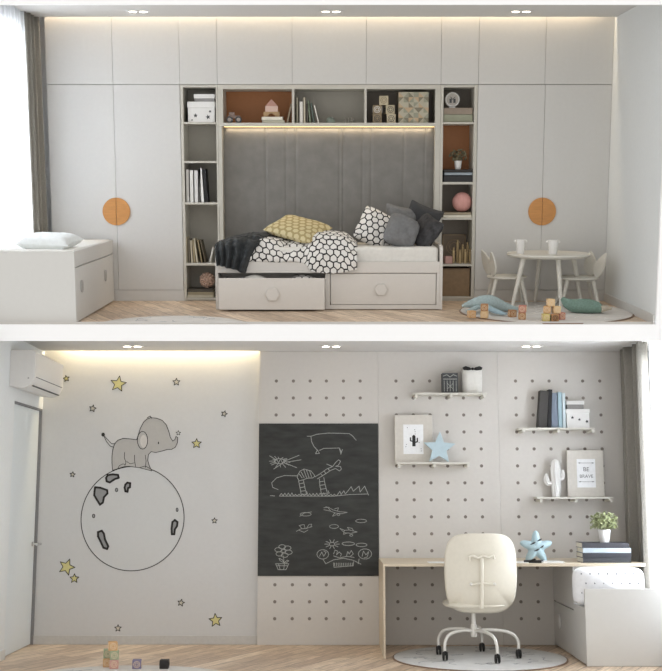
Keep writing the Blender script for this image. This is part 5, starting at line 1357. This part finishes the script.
# back shell
ybs = cyf - .24
bx0, bx1 = B.p(446, 575, ybs)[0], B.p(518, 575, ybs)[0]; bz0_, bz1_ = B.p(331, 613.5, ybs)[1], B.p(331, 533.5, ybs)[1]
bm, bw = (bx0 + bx1) / 2, (bx1 - bx0) / 2; bmz, bh = (bz0_ + bz1_) / 2, (bz1_ - bz0_) / 2
def shell(u, v):
    a, b = 2 * u - 1, 2 * v - 1
    # square to rounded rectangle
    m_ = max(abs(a), abs(b)); pe = 4.2
    k = m_ / max(1e-9, (abs(a) ** pe + abs(b) ** pe) ** (1 / pe)); x = a * k; z = b * k
    X = bm + bw * x * (1 - .05 * max(0, -z) - .03 * max(0, z)); Z = bmz + bh * z
    Y = ybs + .10 * abs(x) ** 2.4 + (.09 * (-b) ** 4 if b < 0 else .02 * b * b)
    return Vector((X, Y, Z))
def shell2(u, v):
    q = shell(u, v); a, b = 2 * u - 1, 2 * v - 1
    return q
mb = MB().grid(shell2, 40, 40)
bk = build(mb, 'backrest', CREAM, parent=t, smooth=True, solid=.022)
yb_ = ybs - .03
def cp(px, py, y=yb_): return B.P(px, py, y)
build(MB().tube([cp(481.8, 558), cp(481.8, 580), cp(481.8, 600), cp(481.6, 608, ybs - .018)], .017, 10, sq=(1, .8)), 'back_bar', CREAM, parent=t, smooth=True)
build(MB().tube([cp(469.5, 561), cp(469.5, 557), cp(473, 556), cp(478, 558.5), cp(483, 556), cp(489, 558), cp(493.5, 555.5), cp(494, 559)], .012, 10), 'bracket', CREAM, parent=t, smooth=True)
build(MB().tube([cp(470.5, 585), cp(476, 584), cp(482, 583.2), cp(489, 584), cp(495, 584)], .011, 10), 'bracket', CREAM, parent=t, smooth=True)
for px in (471, 494.5): build(MB().sphere(cp(px, 584.2, yb_ - .004), .015, 12), 'button', METW, parent=t, smooth=True)

# ---- rugs and toys, lower room
rx = B.p(480, 658, -.98)[0]
rug(B, rx, -.95, .77, CB + .01, 'round pale grey rug with drawn lines under the desk chair', mat('rug_greyish', (208, 208, 206), .95, var=.05, scale=8, bump=.4, bscale=200), RIM, 8, RL2)
gx, gy = B.g(140, 666.5)
rug(B, gx, gy - 1.0, 1.0, CB + .01, 'large pale rug whose far edge shows at the lower left', RUGM, mat('rug_border_pale', (196, 190, 182), .9), 6, RL2)
bs_ = .085
yy = -1.60
sg = mat('block_sage', (150, 160, 130), .6)
WO.append(sg); WO.append(mat('block_violet', (120, 112, 140), .6)); WO.append(mat('block_pink', (196, 150, 140), .6)); WO.append(mat('block_dark', (40, 36, 34), .6))
x = B.p(112.5, 660, yy)[0]
toyb(114, 664, yy, 0, 7, .2, 'pink block at the foot of the tall block tower, lower left', B, .072)
toyb(108.5, 656, yy + .09, 0, 0, -.1, 'light wooden block behind the pink one, lower left', B, .072)
for lv, mi, px, lab in ((1, 5, 114.5, 'sage green block, middle of the tall block tower, lower left'), (2, 0, 112.5, 'natural wood block topping the tall block tower, lower left')):
    toyb(px, 655, yy, lv, mi, .15 * lv, lab, B, .072)
toyb(108, 650, yy + .09, 1, 5, .2, 'green block standing beside the tower\'s middle, lower left', B, .072)
toyb(137, 664, yy, 0, 6, .1, 'violet letter block between the block tower and the dark one', B, .072)
toyb(164.5, 662, yy, 0, 8, 0, 'dark block rightmost on the lower left rug', B, .072, pm=BLACK)
